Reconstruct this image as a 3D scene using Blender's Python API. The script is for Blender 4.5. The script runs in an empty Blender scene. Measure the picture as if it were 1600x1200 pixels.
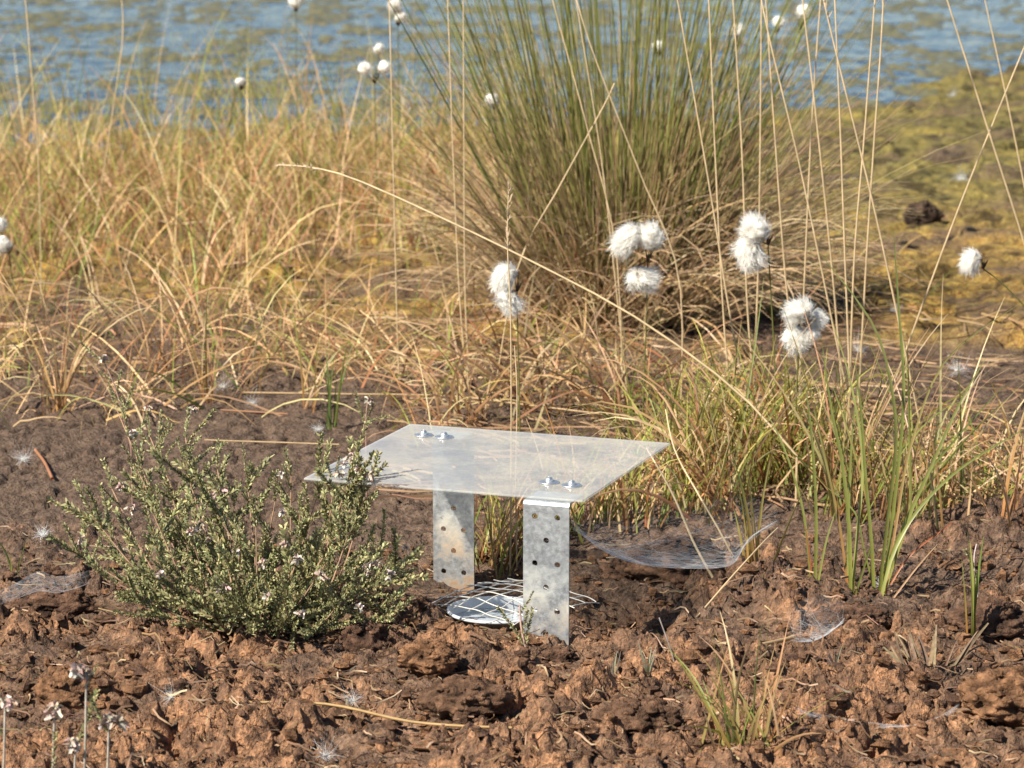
import bpy, math, random
import numpy as np
from mathutils import Vector, Matrix

# ------------------------------------------------------------------ camera
CAM_H, PITCH, FPX = 0.69, math.radians(10.9), 5000.0
scene = bpy.context.scene
col = scene.collection
cd = bpy.data.cameras.new("camera"); cam = bpy.data.objects.new("camera", cd); col.objects.link(cam)
cam.location = (0, 0, CAM_H); cam.rotation_euler = (math.pi/2 - PITCH, 0, 0)
cd.sensor_width = 24.0; cd.lens = FPX/1600*24.0; cd.clip_start = 0.05; cd.clip_end = 2000
cd.dof.use_dof = True; cd.dof.focus_distance = 2.62; cd.dof.aperture_fstop = 13.5
scene.camera = cam
# ------------------------------------------------------------------ sky, sun, exposure
SUN_DIR = Vector((-0.80, -0.60, 0.98)).normalized()
elev = math.asin(SUN_DIR.z)
w = bpy.data.worlds.new("World"); scene.world = w; w.use_nodes = True
nt = w.node_tree; sky = nt.nodes.new("ShaderNodeTexSky"); sky.sky_type = 'NISHITA'; sky.sun_disc = False
sky.sun_elevation = elev; sky.sun_rotation = math.atan2(SUN_DIR.x, SUN_DIR.y)
sky.air_density = 1.0; sky.dust_density = 0.25; sky.ozone_density = 3.0
nt.links.new(sky.outputs[0], nt.nodes["Background"].inputs[0]); nt.nodes["Background"].inputs[1].default_value = 0.066
sd = bpy.data.lights.new("sun", 'SUN'); sd.energy = 5.0; sd.angle = math.radians(0.55); sd.color = (1.0, 0.93, 0.80)
sun = bpy.data.objects.new("sun", sd); col.objects.link(sun)
sun.rotation_euler = SUN_DIR.to_track_quat('Z', 'Y').to_euler()
vs = scene.view_settings; vs.view_transform = 'Standard'; vs.look = 'None'; vs.gamma = 1.0
vs.use_curve_mapping = False; vs.exposure = 1.08
scene.cycles.max_bounces = 8; scene.cycles.transparent_max_bounces = 24
scene.cycles.caustics_reflective = False; scene.cycles.caustics_refractive = False

rng = np.random.default_rng(7)
random.seed(7)
U = lambda a, b, n=None: rng.uniform(a, b, n)

# ------------------------------------------------------------------ pixel helpers (photograph pixels, 1600 x 1200)
_c, _s = math.cos(PITCH), math.sin(PITCH)
def ray(px, py):
    a, b = (px-800)/FPX, (600-py)/FPX
    return np.array([a, _c + b*_s, -_s + b*_c])
def at_depth(px, py, Y):
    d = ray(px, py); return np.array([0, 0, CAM_H]) + d*(Y/d[1])

# ------------------------------------------------------------------ noise
_perm = rng.permutation(4096)
def _hash(ix, iy, seed):
    return _perm[(_perm[(ix + seed*131) & 4095] + iy) & 4095]
_ga = rng.uniform(0, 2*math.pi, 4096); _gx, _gy = np.cos(_ga), np.sin(_ga)
_rv = rng.random(4096); _rv2 = rng.random(4096); _rv3 = rng.random(4096)
def pnoise(x, y, seed=0):
    x0 = np.floor(x); y0 = np.floor(y); fx, fy = x-x0, y-y0
    ix, iy = x0.astype(np.int64), y0.astype(np.int64)
    u = fx*fx*fx*(fx*(fx*6-15)+10); v = fy*fy*fy*(fy*(fy*6-15)+10)
    def g(dx, dy):
        h = _hash(ix+dx, iy+dy, seed); return _gx[h]*(fx-dx) + _gy[h]*(fy-dy)
    a = g(0,0)*(1-u)+g(1,0)*u; b = g(0,1)*(1-u)+g(1,1)*u
    return (a*(1-v)+b*v)*1.5
def fbm(x, y, o=4, seed=0):
    r = 0; a = 0.5
    for k in range(o):
        r = r + a*pnoise(x*2**k + k*17.3, y*2**k - k*9.1, seed+k); a *= 0.5
    return r
def worley(x, y, seed=0):
    x0 = np.floor(x).astype(np.int64); y0 = np.floor(y).astype(np.int64)
    f1 = np.full(np.shape(x), 9.0); f2 = f1.copy(); cid = np.zeros(np.shape(x), np.int64)
    for dx in (-1, 0, 1):
        for dy in (-1, 0, 1):
            h = _hash(x0+dx, y0+dy, seed)
            d = np.hypot(x0+dx+_rv[h]-x, y0+dy+_rv2[h]-y)
            n = d < f1
            f2 = np.where(n, f1, np.minimum(f2, d)); cid = np.where(n, h, cid); f1 = np.where(n, d, f1)
    return f1, f2, _rv3[cid]
def sstep(a, b, x):
    t = np.clip((x-a)/(b-a), 0, 1); return t*t*(3-2*t)

# ------------------------------------------------------------------ terrain shape
WATER_Z = -0.06
SHX = [-6, -3, -1, -0.3, 0.5, 0.69, 0.88, 1.1, 1.4, 3, 6]
SHY = [5.6, 5.9, 6.1, 6.5, 6.70, 6.85, 7.15, 7.7, 8.2, 10, 12]
CUP = (-0.0125, 2.572)
def shore(x): return np.interp(x, SHX, SHY)
def hbase(x, y):
    x = np.asarray(x, float); y = np.asarray(y, float)
    d = shore(x) - y + 0.12*pnoise(x*3.1, y*1.3, 3)
    z = np.where(d > 0, np.minimum(d*0.020 + WATER_Z, 0.0), WATER_Z + d*0.06)
    z = np.maximum(z, -0.45)
    g = lambda cx, cy, rx, ry: np.exp(-((x-cx)/rx)**2 - ((y-cy)/ry)**2)
    z = z - 0.036*g(0.0, 2.745, 0.04, 0.05) - 0.022*g(-0.058, 2.735, 0.05, 0.075)
    z = z + 0.008*g(0.20, 2.62, 0.06, 0.04) + 0.004*sstep(0.12, 0.25, x)*np.exp(-((y-2.76)/0.08)**2)
    z = z + 0.008*g(0.030, 2.47, 0.03, 0.03) - 0.055*g(0.088, 2.51, 0.026, 0.035) - 0.015*g(0.10, 2.58, 0.04, 0.03)
    z = z + 0.012*g(-0.24, 2.42, 0.12, 0.06) - 0.010*g(-0.13, 2.28, 0.04, 0.04)
    r = np.hypot(x-CUP[0], y-CUP[1])
    z = np.where(r < 0.075, z*sstep(0.045, 0.075, r) - 0.002*(1-sstep(0.045, 0.075, r)), z)
    z = np.where(r < 0.0405, -0.05, z)
    return z
def rough_mask(x, y):
    m = 1 - sstep(2.66, 2.86, y + 0.10*pnoise(x*4, y*4, 11))
    r = (1 - sstep(2.85, 3.02, y + 0.05*pnoise(x*5, y*5, 12)))*sstep(0.08, 0.2, x)
    l = (1 - sstep(2.75, 2.95, y))*sstep(0.25, 0.35, -x)
    q = np.clip(np.maximum(np.maximum(m, r), l*0.8), 0, 1)
    return q*(0.30 + 0.75*sstep(-0.20, 0.18, fbm(x*7+2, y*9, 3, 13) + 0.12*np.clip((2.45-y)/0.3, -1, 1)))
def moss_mask(x, y):
    n = fbm(x*3.0, y*1.6, 4, 21)
    return sstep(-0.05, 0.22, n - 1.0*(1-sstep(3.15, 3.5, y)) + 0.45*sstep(3.5, 4.2, y) - 0.32 + 0.15*sstep(0.3, 0.8, x)*sstep(4.2, 5.0, y) + 0.25*sstep(5, 6, y) + 0.10*sstep(0.15, 0.4, x)*sstep(3.5, 3.8, y) + 0.24*sstep(3.65, 3.9, y))
def height(x, y):
    z = hbase(x, y); R = rough_mask(x, y); M = moss_mask(x, y)
    wx = x + 0.012*fbm(x*22, y*22, 3, 31); wy = y + 0.012*fbm(x*22+7, y*22+3, 3, 32)
    keep = sstep(0.038, 0.055, np.hypot(x-CUP[0], y-CUP[1]))
    h = 0
    w2x = x + 0.020*fbm(x*30+3, y*30, 4, 33); w2y = y + 0.020*fbm(x*30, y*30+8, 4, 34)
    f1, f2, rv = worley(w2x/0.075, w2y/0.075, 41); h = h + 0.020*(np.sqrt(np.maximum(0, 1-(f1/0.9)**2))*(0.2+0.8*rv) - 0.35)
    f1, f2, rv = worley(w2x/0.026, w2y/0.026, 43); h = h + 0.008*(np.sqrt(np.maximum(0, 1-(f1/0.9)**2))*rv - 0.25)
    for fr_, am, sd_ in ((24, 0.012, 53), (47, 0.0090, 54), (95, 0.0066, 55), (190, 0.0046, 56)):
        n_ = pnoise(wx*fr_+sd_, wy*fr_*1.15, sd_); h = h + am*(1.7*np.minimum(np.abs(n_), 0.55) - 0.45)
    h = h - 0.016*sstep(0.10, 0.34, fbm(wx*30, wy*30, 3, 52)) + 0.008*fbm(x*12, y*12, 2, 51)
    f1, f2, rv = worley(w2x/0.19+0.3, w2y/0.15, 49); h = h + 0.022*(np.sqrt(np.maximum(0, 1-(f1/0.95)**2))*rv - 0.3)
    h = h*(1 - 0.55*np.exp(-((x-CUP[0])/0.07)**2 - ((y-2.50)/0.06)**2))*(1 - 0.9*np.exp(-((x+0.055)/0.06)**4 - ((y-2.69)/0.11)**4))
    z = z + R*h*keep
    crk = np.abs(fbm(wx*16, wy*9, 3, 61))
    f1, f2, rv = worley(wx/0.022, wy/0.03, 62)
    z = z + (1-R)*(1-M)*(0.016*fbm(x*9, y*9, 4, 63) - 0.006*(1-sstep(0.0, 0.07, crk)) + 0.006*fbm(wx*40, wy*34, 3, 65) + 0.0020*np.sqrt(np.maximum(0, 1-f1*f1))*rv
                         + 0.0045*fbm(x*110, y*90, 2, 64))
    f1, f2, rv = worley(x/0.028, y/0.040, 66); g1, g2, gv = worley(x/0.085, y/0.12, 67)
    z = z + (1-R)*M*(0.013*np.sqrt(np.maximum(0, 1-f1*f1))*(0.3+rv) + 0.022*(np.sqrt(np.maximum(0, 1-g1*g1))*gv-0.3) + 0.010*fbm(x*5, y*4, 3, 68))
    return z
def gz(x, y): return float(height(np.array([float(x)]), np.array([float(y)]))[0])
def ground(px, py):
    d = ray(px, py); z = 0.0
    for _ in range(12):
        t = (z - CAM_H)/d[2]; z = 0.5*z + 0.5*float(hbase(t*d[0], t*d[1]))
    return np.array([t*d[0], t*d[1], z])
def groundv(px, py):
    a, b_ = (px-800)/FPX, (600-py)/FPX; dx, dy, dz = a, _c+b_*_s, -_s+b_*_c; z = np.zeros_like(a)
    for _ in range(10):
        t = (z-CAM_H)/dz; z = 0.5*z + 0.5*hbase(t*dx, t*dy)
    return t*dx, t*dy
def gpt(px, py):
    p = ground(px, py); p[2] = gz(p[0], p[1]); return p

# ------------------------------------------------------------------ mesh buffer
class Buf:
    def __init__(s): s.V, s.F, s.C, s.n = [], [], [], 0
    def add(s, V, F, C):
        V = np.asarray(V, float).reshape(-1, 3); F = np.asarray(F, np.int64)
        C = np.broadcast_to(np.asarray(C, float), (len(V), 3))
        s.V.append(V); s.F.append(F + s.n); s.C.append(C); s.n += len(V)
    def build(s, name, m, parent=None, smooth=True, loc=None, data_only=False):
        me = bpy.data.meshes.new(name)
        if s.V:
            V = np.concatenate(s.V); C = np.concatenate(s.C)
            if loc is not None: V = V - np.asarray(loc)
            lt = np.concatenate([np.full(len(f), f.shape[1], np.int32) for f in s.F])
            li = np.concatenate([f.ravel() for f in s.F]).astype(np.int32)
            me.vertices.add(len(V)); me.vertices.foreach_set("co", V.astype(np.float32).ravel())
            me.loops.add(len(li)); me.loops.foreach_set("vertex_index", li)
            me.polygons.add(len(lt)); me.polygons.foreach_set("loop_start", (np.cumsum(lt)-lt).astype(np.int32))
            me.polygons.foreach_set("loop_total", lt)
            me.polygons.foreach_set("use_smooth", np.full(len(lt), smooth))
            at = me.attributes.new("Col", 'FLOAT_COLOR', 'POINT')
            at.data.foreach_set("color", np.concatenate([C, np.ones((len(C), 1))], 1).astype(np.float32).ravel())
            me.update(calc_edges=True)
        if m is not None: me.materials.append(m)
        if data_only: return me
        return link(name, me, parent, loc)
def link(name, me, parent=None, loc=None):
    o = bpy.data.objects.new(name, me); col.objects.link(o)
    if loc is not None: o.location = loc
    if parent is not None: o.parent = parent
    return o
def tag(o, label=None, cat=None, group=None, kind=None):
    for k, v in (("label", label), ("category", cat), ("group", group), ("kind", kind)):
        if v: o[k] = v
    return o
def empty(name, loc, label, cat, group=None):
    o = bpy.data.objects.new(name, None); col.objects.link(o); o.location = loc; o.empty_display_size = 0.02
    return tag(o, label, cat, group)
def norm(v): return v/np.maximum(np.linalg.norm(v, axis=-1, keepdims=True), 1e-9)
def _lerp_cols(c0, c1, N, S, p=1.0):
    c0 = np.broadcast_to(np.asarray(c0, float), (N, 3)); c1 = np.broadcast_to(np.asarray(c1, float), (N, 3))
    t = (np.linspace(0, 1, S)**p)[None, :, None]
    return (c0[:, None]*(1-t) + c1[:, None]*t)
def ribbons(b, P, W, c0, c1, p=1.0, fold=0.0, face=0.0):
    """P (N,S,3) centre lines, W (N,S) half widths"""
    P = np.asarray(P, float); N, S, _ = P.shape; W = np.broadcast_to(np.asarray(W, float), (N, S))
    T = norm(np.gradient(P, axis=1))
    r = norm(rng.normal(size=(N, 1, 3))*np.array([1, 1, 0.35])*(1-face*0.6) + face*np.array([-0.25, -1.3, 0]))
    side = norm(np.cross(T, r))
    C = _lerp_cols(c0, c1, N, S, p)
    if fold:
        nrm = np.cross(side, T)
        V = np.stack([P - side*W[..., None] + nrm*W[..., None]*fold, P, P + side*W[..., None] + nrm*W[..., None]*fold], 2); k = 3
    else:
        V = np.stack([P - side*W[..., None], P + side*W[..., None]], 2); k = 2
    base = (np.arange(N)*S*k)[:, None, None] + (np.arange(S-1)*k)[None, :, None] + np.arange(k-1)[None, None, :]
    F = np.stack([base, base+1, base+k+1, base+k], -1).reshape(-1, 4)
    b.add(V.reshape(-1, 3), F, np.repeat(C.reshape(-1, 3), k, 0))
def tubes(b, P, R, c0, c1, k=4, p=1.0):
    P = np.asarray(P, float); N, S, _ = P.shape; R = np.broadcast_to(np.asarray(R, float), (N, S))
    T = norm(np.gradient(P, axis=1)); ref = np.where(np.abs(T[..., 2:3]) > 0.9, np.array([1., 0, 0]), np.array([0, 0, 1.]))
    a = norm(np.cross(T, ref)); c = np.cross(T, a)
    ang = np.arange(k)*2*math.pi/k
    V = P[:, :, None] + R[..., None, None]*(a[:, :, None]*np.cos(ang)[:, None] + c[:, :, None]*np.sin(ang)[:, None])
    i = np.arange(k); j = (i+1) % k
    base = (np.arange(N)*S*k)[:, None, None] + (np.arange(S-1)*k)[None, :, None]
    F = np.stack([base+i, base+j, base+k+j, base+k+i], -1).reshape(-1, 4)
    b.add(V.reshape(-1, 3), F, np.repeat(_lerp_cols(c0, c1, N, S, p).reshape(-1, 3), k, 0))
def grow(base, az, lean, bend, length, S=7, pw=1.5, wob=0.0):
    base = np.asarray(base, float); N = len(base); t = np.linspace(0, 1, S)[None]
    th = np.asarray(lean)[:, None] + np.asarray(bend)[:, None]*t**pw
    a = np.asarray(az)[:, None] + wob*rng.normal(size=(N, 1))*t
    d = np.stack([np.sin(th)*np.cos(a), np.sin(th)*np.sin(a), np.cos(th)], -1)*(np.asarray(length)[:, None, None]/(S-1))
    P = np.concatenate([base[:, None], base[:, None] + np.cumsum(d[:, :-1], 1)], 1)
    return P
def settle(P, clear=0.003):
    g = hbase(P[..., 0], P[..., 1]) + clear
    P[:, 1:, 2] = np.maximum(P[:, 1:, 2], g[:, 1:]); return P
def taper(W, S, tip=0.12, p=1.6): return np.asarray(W)[:, None]*(1-(1-tip)*np.linspace(0, 1, S)[None]**p)
def spline(pts, S):
    pts = np.asarray(pts, float); n = len(pts)
    t = np.linspace(0, n-1, S); i = np.clip(t.astype(int), 0, n-2); f = (t-i)[:, None]
    p0 = pts[np.maximum(i-1, 0)]; p1 = pts[i]; p2 = pts[i+1]; p3 = pts[np.minimum(i+2, n-1)]
    return 0.5*((2*p1)+(-p0+p2)*f+(2*p0-5*p1+4*p2-p3)*f*f+(-p0+3*p1-3*p2+p3)*f**3)
def pick(cols, n, jit=0.15, wts=None):
    c = np.asarray(cols, float)[rng.choice(len(cols), n, p=wts)]
    return c*(1+jit*rng.normal(size=(n, 1)))*(1+0.06*rng.normal(size=(n, 3)))

# ------------------------------------------------------------------ materials
def mat(name):
    m = bpy.data.materials.new(name); m.use_nodes = True; t = m.node_tree
    return m, t, t.nodes["Principled BSDF"], t.nodes["Material Output"]
def N_(t, typ, **kw):
    n = t.nodes.new(typ)
    for k, v in kw.items(): setattr(n, k, v)
    return n
def noise_node(t, scale, detail=4, rough=0.55, vec=None):
    n = N_(t, "ShaderNodeTexNoise"); n.inputs["Scale"].default_value = scale; n.inputs["Detail"].default_value = detail
    n.inputs["Roughness"].default_value = rough
    if vec is not None: t.links.new(vec, n.inputs["Vector"])
    return n
def ramp(t, src, stops):
    r = N_(t, "ShaderNodeValToRGB"); e = r.color_ramp.elements
    while len(e) > 1: e.remove(e[-1])
    e[0].position = stops[0][0]; e[0].color = (*stops[0][1], 1)
    for p_, c_ in stops[1:]:
        k = e.new(p_); k.color = (*c_, 1)
    t.links.new(src, r.inputs[0]); return r
def mixc(t, f, a, b, mode='MIX'):
    m = N_(t, "ShaderNodeMix", data_type='RGBA', blend_type=mode)
    for sock, v in ((m.inputs[0], f), (m.inputs[6], a), (m.inputs[7], b)):
        if hasattr(v, "is_linked"): t.links.new(v, sock)
        else: sock.default_value = v if not isinstance(v, tuple) else (*v, 1)
    return m.outputs[2]
def attr(t, name, out="Color"):
    a = N_(t, "ShaderNodeAttribute"); a.attribute_name = name; return a.outputs[out]
def bump(t, h, strength, dist, bsdf):
    b = N_(t, "ShaderNodeBump"); b.inputs["Strength"].default_value = strength; b.inputs["Distance"].default_value = dist
    t.links.new(h, b.inputs["Height"]); t.links.new(b.outputs[0], bsdf.inputs["Normal"]); return b

def make_plant(name, trans=0.3, rough=0.55, mottle=0.25, scale=120, spec=0.3, bmp=0.0):
    m, t, p, o = mat(name)
    g = N_(t, "ShaderNodeNewGeometry"); n = noise_node(t, scale, 3, 0.6, g.outputs["Position"])
    r = ramp(t, n.outputs["Fac"], [(0.3, (1-mottle,)*3), (0.7, (1+mottle*0.6,)*3)])
    c = mixc(t, 1.0, attr(t, "Col"), r.outputs[0], 'MULTIPLY')
    t.links.new(c, p.inputs["Base Color"]); p.inputs["Roughness"].default_value = rough
    p.inputs["Specular IOR Level"].default_value = spec
    if bmp:
        n_b = noise_node(t, 260, 5, 0.65, g.outputs["Position"]); bump(t, n_b.outputs["Fac"], 1.0, bmp, p)
    if trans:
        tr = N_(t, "ShaderNodeBsdfTranslucent"); t.links.new(c, tr.inputs["Color"])
        mx = N_(t, "ShaderNodeMixShader"); mx.inputs[0].default_value = trans
        t.links.new(p.outputs[0], mx.inputs[1]); t.links.new(tr.outputs[0], mx.inputs[2]); t.links.new(mx.outputs[0], o.inputs["Surface"])
    return m
M_STRAW = make_plant("dry_straw", 0.35, 0.5, 0.18, 60)
M_GREEN = make_plant("green_blade", 0.4, 0.4, 0.15, 60, 0.45)
M_HEATH = make_plant("heath_leaf", 0.15, 0.6, 0.3, 90, 0.25)
M_WOOD = make_plant("woody_stem", 0.0, 0.8, 0.35, 250)
M_PEATC = make_plant("peat_lump", 0.0, 0.95, 0.6, 110, 0.1, 0.006)
M_COTTON = make_plant("cotton_fluff", 0.5, 0.9, 0.05, 500, 0.1)

def make_ground():
    m, t, p, o = mat("peat_and_moss")
    g = N_(t, "ShaderNodeNewGeometry"); pos = g.outputs["Position"]
    n1 = noise_node(t, 14, 6, 0.6, pos); n2 = noise_node(t, 70, 5, 0.65, pos); n3 = noise_node(t, 330, 4, 0.6, pos)
    zone = attr(t, "Col")                       # R: loose crumbly peat, G: moss, B: olive moss
    sep = N_(t, "ShaderNodeSeparateColor"); t.links.new(zone, sep.inputs[0])
    smooth = ramp(t, n2.outputs["Fac"], [(0.30, (0.058, 0.039, 0.029)), (0.5, (0.118, 0.077, 0.053)), (0.72, (0.185, 0.128, 0.090))])
    orange = ramp(t, n2.outputs["Fac"], [(0.30, (0.085, 0.049, 0.032)), (0.47, (0.22, 0.118, 0.066)), (0.62, (0.40, 0.205, 0.105)), (0.8, (0.50, 0.31, 0.18))])
    dark = ramp(t, n2.outputs["Fac"], [(0.32, (0.052, 0.034, 0.025)), (0.55, (0.140, 0.086, 0.058)), (0.75, (0.26, 0.165, 0.110))])
    sel = ramp(t, n1.outputs["Fac"], [(0.42, (0, 0, 0)), (0.60, (1, 1, 1))])
    # fresh crumbly peat is redder towards the front of the plot: mix by large patches and a broad band
    sxyz = N_(t, "ShaderNodeSeparateXYZ"); t.links.new(pos, sxyz.inputs[0])
    band = N_(t, "ShaderNodeMapRange"); t.links.new(sxyz.outputs[1], band.inputs[0])
    band.inputs[1].default_value = 2.62; band.inputs[2].default_value = 2.34; band.inputs[3].default_value = 0.30; band.inputs[4].default_value = 1.0
    mul = N_(t, "ShaderNodeMath", operation='MULTIPLY_ADD'); t.links.new(sel.outputs[0], mul.inputs[0]); mul.inputs[1].default_value = 0.75
    t.links.new(band.outputs[0], mul.inputs[2])
    mm = N_(t, "ShaderNodeMath", operation='SUBTRACT', use_clamp=True); t.links.new(mul.outputs[0], mm.inputs[0]); mm.inputs[1].default_value = 0.42
    loose = mixc(t, mm.outputs[0], dark.outputs[0], orange.outputs[0])
    peat = mixc(t, sep.outputs[0], smooth.outputs[0], loose)
    yel = ramp(t, n2.outputs["Fac"], [(0.28, (0.09, 0.055, 0.022)), (0.46, (0.25, 0.155, 0.050)), (0.62, (0.35, 0.245, 0.070)), (0.78, (0.32, 0.27, 0.085))])
    olv = ramp(t, n2.outputs["Fac"], [(0.28, (0.06, 0.048, 0.022)), (0.45, (0.15, 0.125, 0.040)), (0.58, (0.225, 0.185, 0.058)), (0.72, (0.30, 0.235, 0.09))])
    moss = mixc(t, sep.outputs[2], yel.outputs[0], olv.outputs[0])
    mot = ramp(t, n1.outputs["Fac"], [(0.38, (0.34, 0.32, 0.36)), (0.47, (0.85, 0.85, 0.85)), (0.62, (1.3, 1.2, 1.0))])
    moss = mixc(t, 1.0, moss, mot.outputs[0], 'MULTIPLY')
    mud = ramp(t, noise_node(t, 4.5, 5, 0.6, pos).outputs["Fac"], [(0.40, (0.25,)*3), (0.52, (1,)*3)])
    mk = N_(t, "ShaderNodeMath", operation='MULTIPLY'); t.links.new(sep.outputs[1], mk.inputs[0]); t.links.new(mud.outputs[0], mk.inputs[1])
    c = mixc(t, mk.outputs[0], peat, moss)
    fine = ramp(t, n3.outputs["Fac"], [(0.3, (0.52,)*3), (0.7, (1.42,)*3)])
    c = mixc(t, 1.0, c, fine.outputs[0], 'MULTIPLY')
    t.links.new(c, p.inputs["Base Color"]); p.inputs["Roughness"].default_value = 0.9; p.inputs["Specular IOR Level"].default_value = 0.18
    ad = N_(t, "ShaderNodeMath", operation='ADD'); t.links.new(n3.outputs["Fac"], ad.inputs[0]); t.links.new(n2.outputs["Fac"], ad.inputs[1])
    bump(t, ad.outputs[0], 1.0, 0.0055, p)
    return m
M_GROUND = make_ground()

def make_water():
    m, t, p, o = mat("pond_water")
    g = N_(t, "ShaderNodeNewGeometry"); mp = N_(t, "ShaderNodeMapping"); t.links.new(g.outputs["Position"], mp.inputs[0])
    mp.inputs["Scale"].default_value = (1.0, 0.55, 1.0); mp.inputs["Rotation"].default_value = (0, 0, 0.25)
    n1 = noise_node(t, 9, 4, 0.55, mp.outputs[0]); n2 = noise_node(t, 34, 3, 0.5, mp.outputs[0])
    ad = N_(t, "ShaderNodeMath", operation='MULTIPLY_ADD'); t.links.new(n2.outputs["Fac"], ad.inputs[0]); ad.inputs[1].default_value = 0.3
    t.links.new(n1.outputs["Fac"], ad.inputs[2])
    p.inputs["Base Color"].default_value = (0.012, 0.022, 0.03, 1); p.inputs["Roughness"].default_value = 0.10; p.inputs["IOR"].default_value = 1.33
    bump(t, ad.outputs[0], 1.0, 0.02, p)
    return m
M_WATER = make_water()
def make_algae():
    m, t, p, o = mat("algae_mat")
    g = N_(t, "ShaderNodeNewGeometry"); n = noise_node(t, 40, 5, 0.6, g.outputs["Position"])
    r = ramp(t, n.outputs["Fac"], [(0.3, (0.045, 0.042, 0.016)), (0.55, (0.125, 0.11, 0.04)), (0.75, (0.24, 0.19, 0.08))])
    t.links.new(r.outputs[0], p.inputs["Base Color"]); p.inputs["Roughness"].default_value = 0.45
    bump(t, n.outputs["Fac"], 0.8, 0.01, p); return m
M_ALGAE = make_algae()
def make_zinc():
    m, t, p, o = mat("galvanised_steel")
    tc = N_(t, "ShaderNodeTexCoord"); pos = tc.outputs["Object"]
    v = N_(t, "ShaderNodeTexVoronoi"); v.inputs["Scale"].default_value = 170; t.links.new(pos, v.inputs["Vector"])
    n = noise_node(t, 38, 6, 0.65, pos); n2 = noise_node(t, 260, 4, 0.6, pos)
    base = ramp(t, v.outputs["Color"], [(0.1, (0.40, 0.42, 0.44)), (0.9, (0.50, 0.52, 0.53))])
    chalk = ramp(t, n.outputs["Fac"], [(0.44, (0, 0, 0)), (0.62, (1, 1, 1))])
    s = N_(t, "ShaderNodeSeparateXYZ"); t.links.new(pos, s.inputs[0])
    mr = N_(t, "ShaderNodeMapRange"); t.links.new(s.outputs[2], mr.inputs[0]); mr.inputs[1].default_value = 0.075; mr.inputs[2].default_value = 0.01
    mr.inputs[3].default_value = 0.15; mr.inputs[4].default_value = 1.0
    ch = N_(t, "ShaderNodeMath", operation='MULTIPLY'); t.links.new(chalk.outputs[0], ch.inputs[0]); t.links.new(mr.outputs[0], ch.inputs[1])
    c = mixc(t, ch.outputs[0], base.outputs[0], (0.50, 0.49, 0.41))
    # rust and peat stain low on the strip
    rm = N_(t, "ShaderNodeMapRange"); t.links.new(s.outputs[2], rm.inputs[0]); rm.inputs[1].default_value = 0.045; rm.inputs[2].default_value = -0.005
    rn = ramp(t, n.outputs["Fac"], [(0.44, (0, 0, 0)), (0.58, (1, 1, 1))])
    rr = N_(t, "ShaderNodeMath", operation='MULTIPLY'); t.links.new(rn.outputs[0], rr.inputs[0]); t.links.new(rm.outputs[0], rr.inputs[1])
    c = mixc(t, rr.outputs[0], c, (0.27, 0.16, 0.085))
    t.links.new(c, p.inputs["Base Color"])
    mt = N_(t, "ShaderNodeMath", operation='SUBTRACT', use_clamp=True); mt.inputs[0].default_value = 0.85; t.links.new(ch.outputs[0], mt.inputs[1]); t.links.new(mt.outputs[0], p.inputs["Metallic"])
    rg = ramp(t, n2.outputs["Fac"], [(0.3, (0.36,)*3), (0.7, (0.56,)*3)]); t.links.new(rg.outputs[0], p.inputs["Roughness"])
    bump(t, n2.outputs["Fac"], 0.25, 0.0008, p); return m
M_ZINC = make_zinc()
def make_simple(name, c, rough, metal=0.0, spec=0.5):
    m, t, p, o = mat(name)
    g = N_(t, "ShaderNodeTexCoord"); n = noise_node(t, 160, 3, 0.5, g.outputs["Object"])
    r = ramp(t, n.outputs["Fac"], [(0.3, tuple(k*0.85 for k in c)), (0.7, tuple(min(1, k*1.1) for k in c))])
    t.links.new(r.outputs[0], p.inputs["Base Color"]); p.inputs["Roughness"].default_value = rough; p.inputs["Metallic"].default_value = metal
    p.inputs["Specular IOR Level"].default_value = spec; return m
M_BOLT = make_simple("zinc_bolt", (0.60, 0.61, 0.61), 0.38, 0.9)
M_WIRE = make_simple("mesh_wire", (0.66, 0.63, 0.57), 0.45, 0.4)
M_CUP = make_simple("white_plastic", (0.50, 0.52, 0.54), 0.3)
def make_fluid():
    m, t, p, o = mat("cup_fluid")
    g = N_(t, "ShaderNodeTexCoord"); n = noise_node(t, 40, 2, 0.5, g.outputs["Object"])
    r = ramp(t, n.outputs["Fac"], [(0.3, (0.20, 0.23, 0.26)), (0.7, (0.36, 0.39, 0.42))]); t.links.new(r.outputs[0], p.inputs["Base Color"])
    p.inputs["Roughness"].default_value = 0.12; bump(t, n.outputs["Fac"], 0.2, 0.004, p); return m
M_FLUID = make_fluid()
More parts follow.
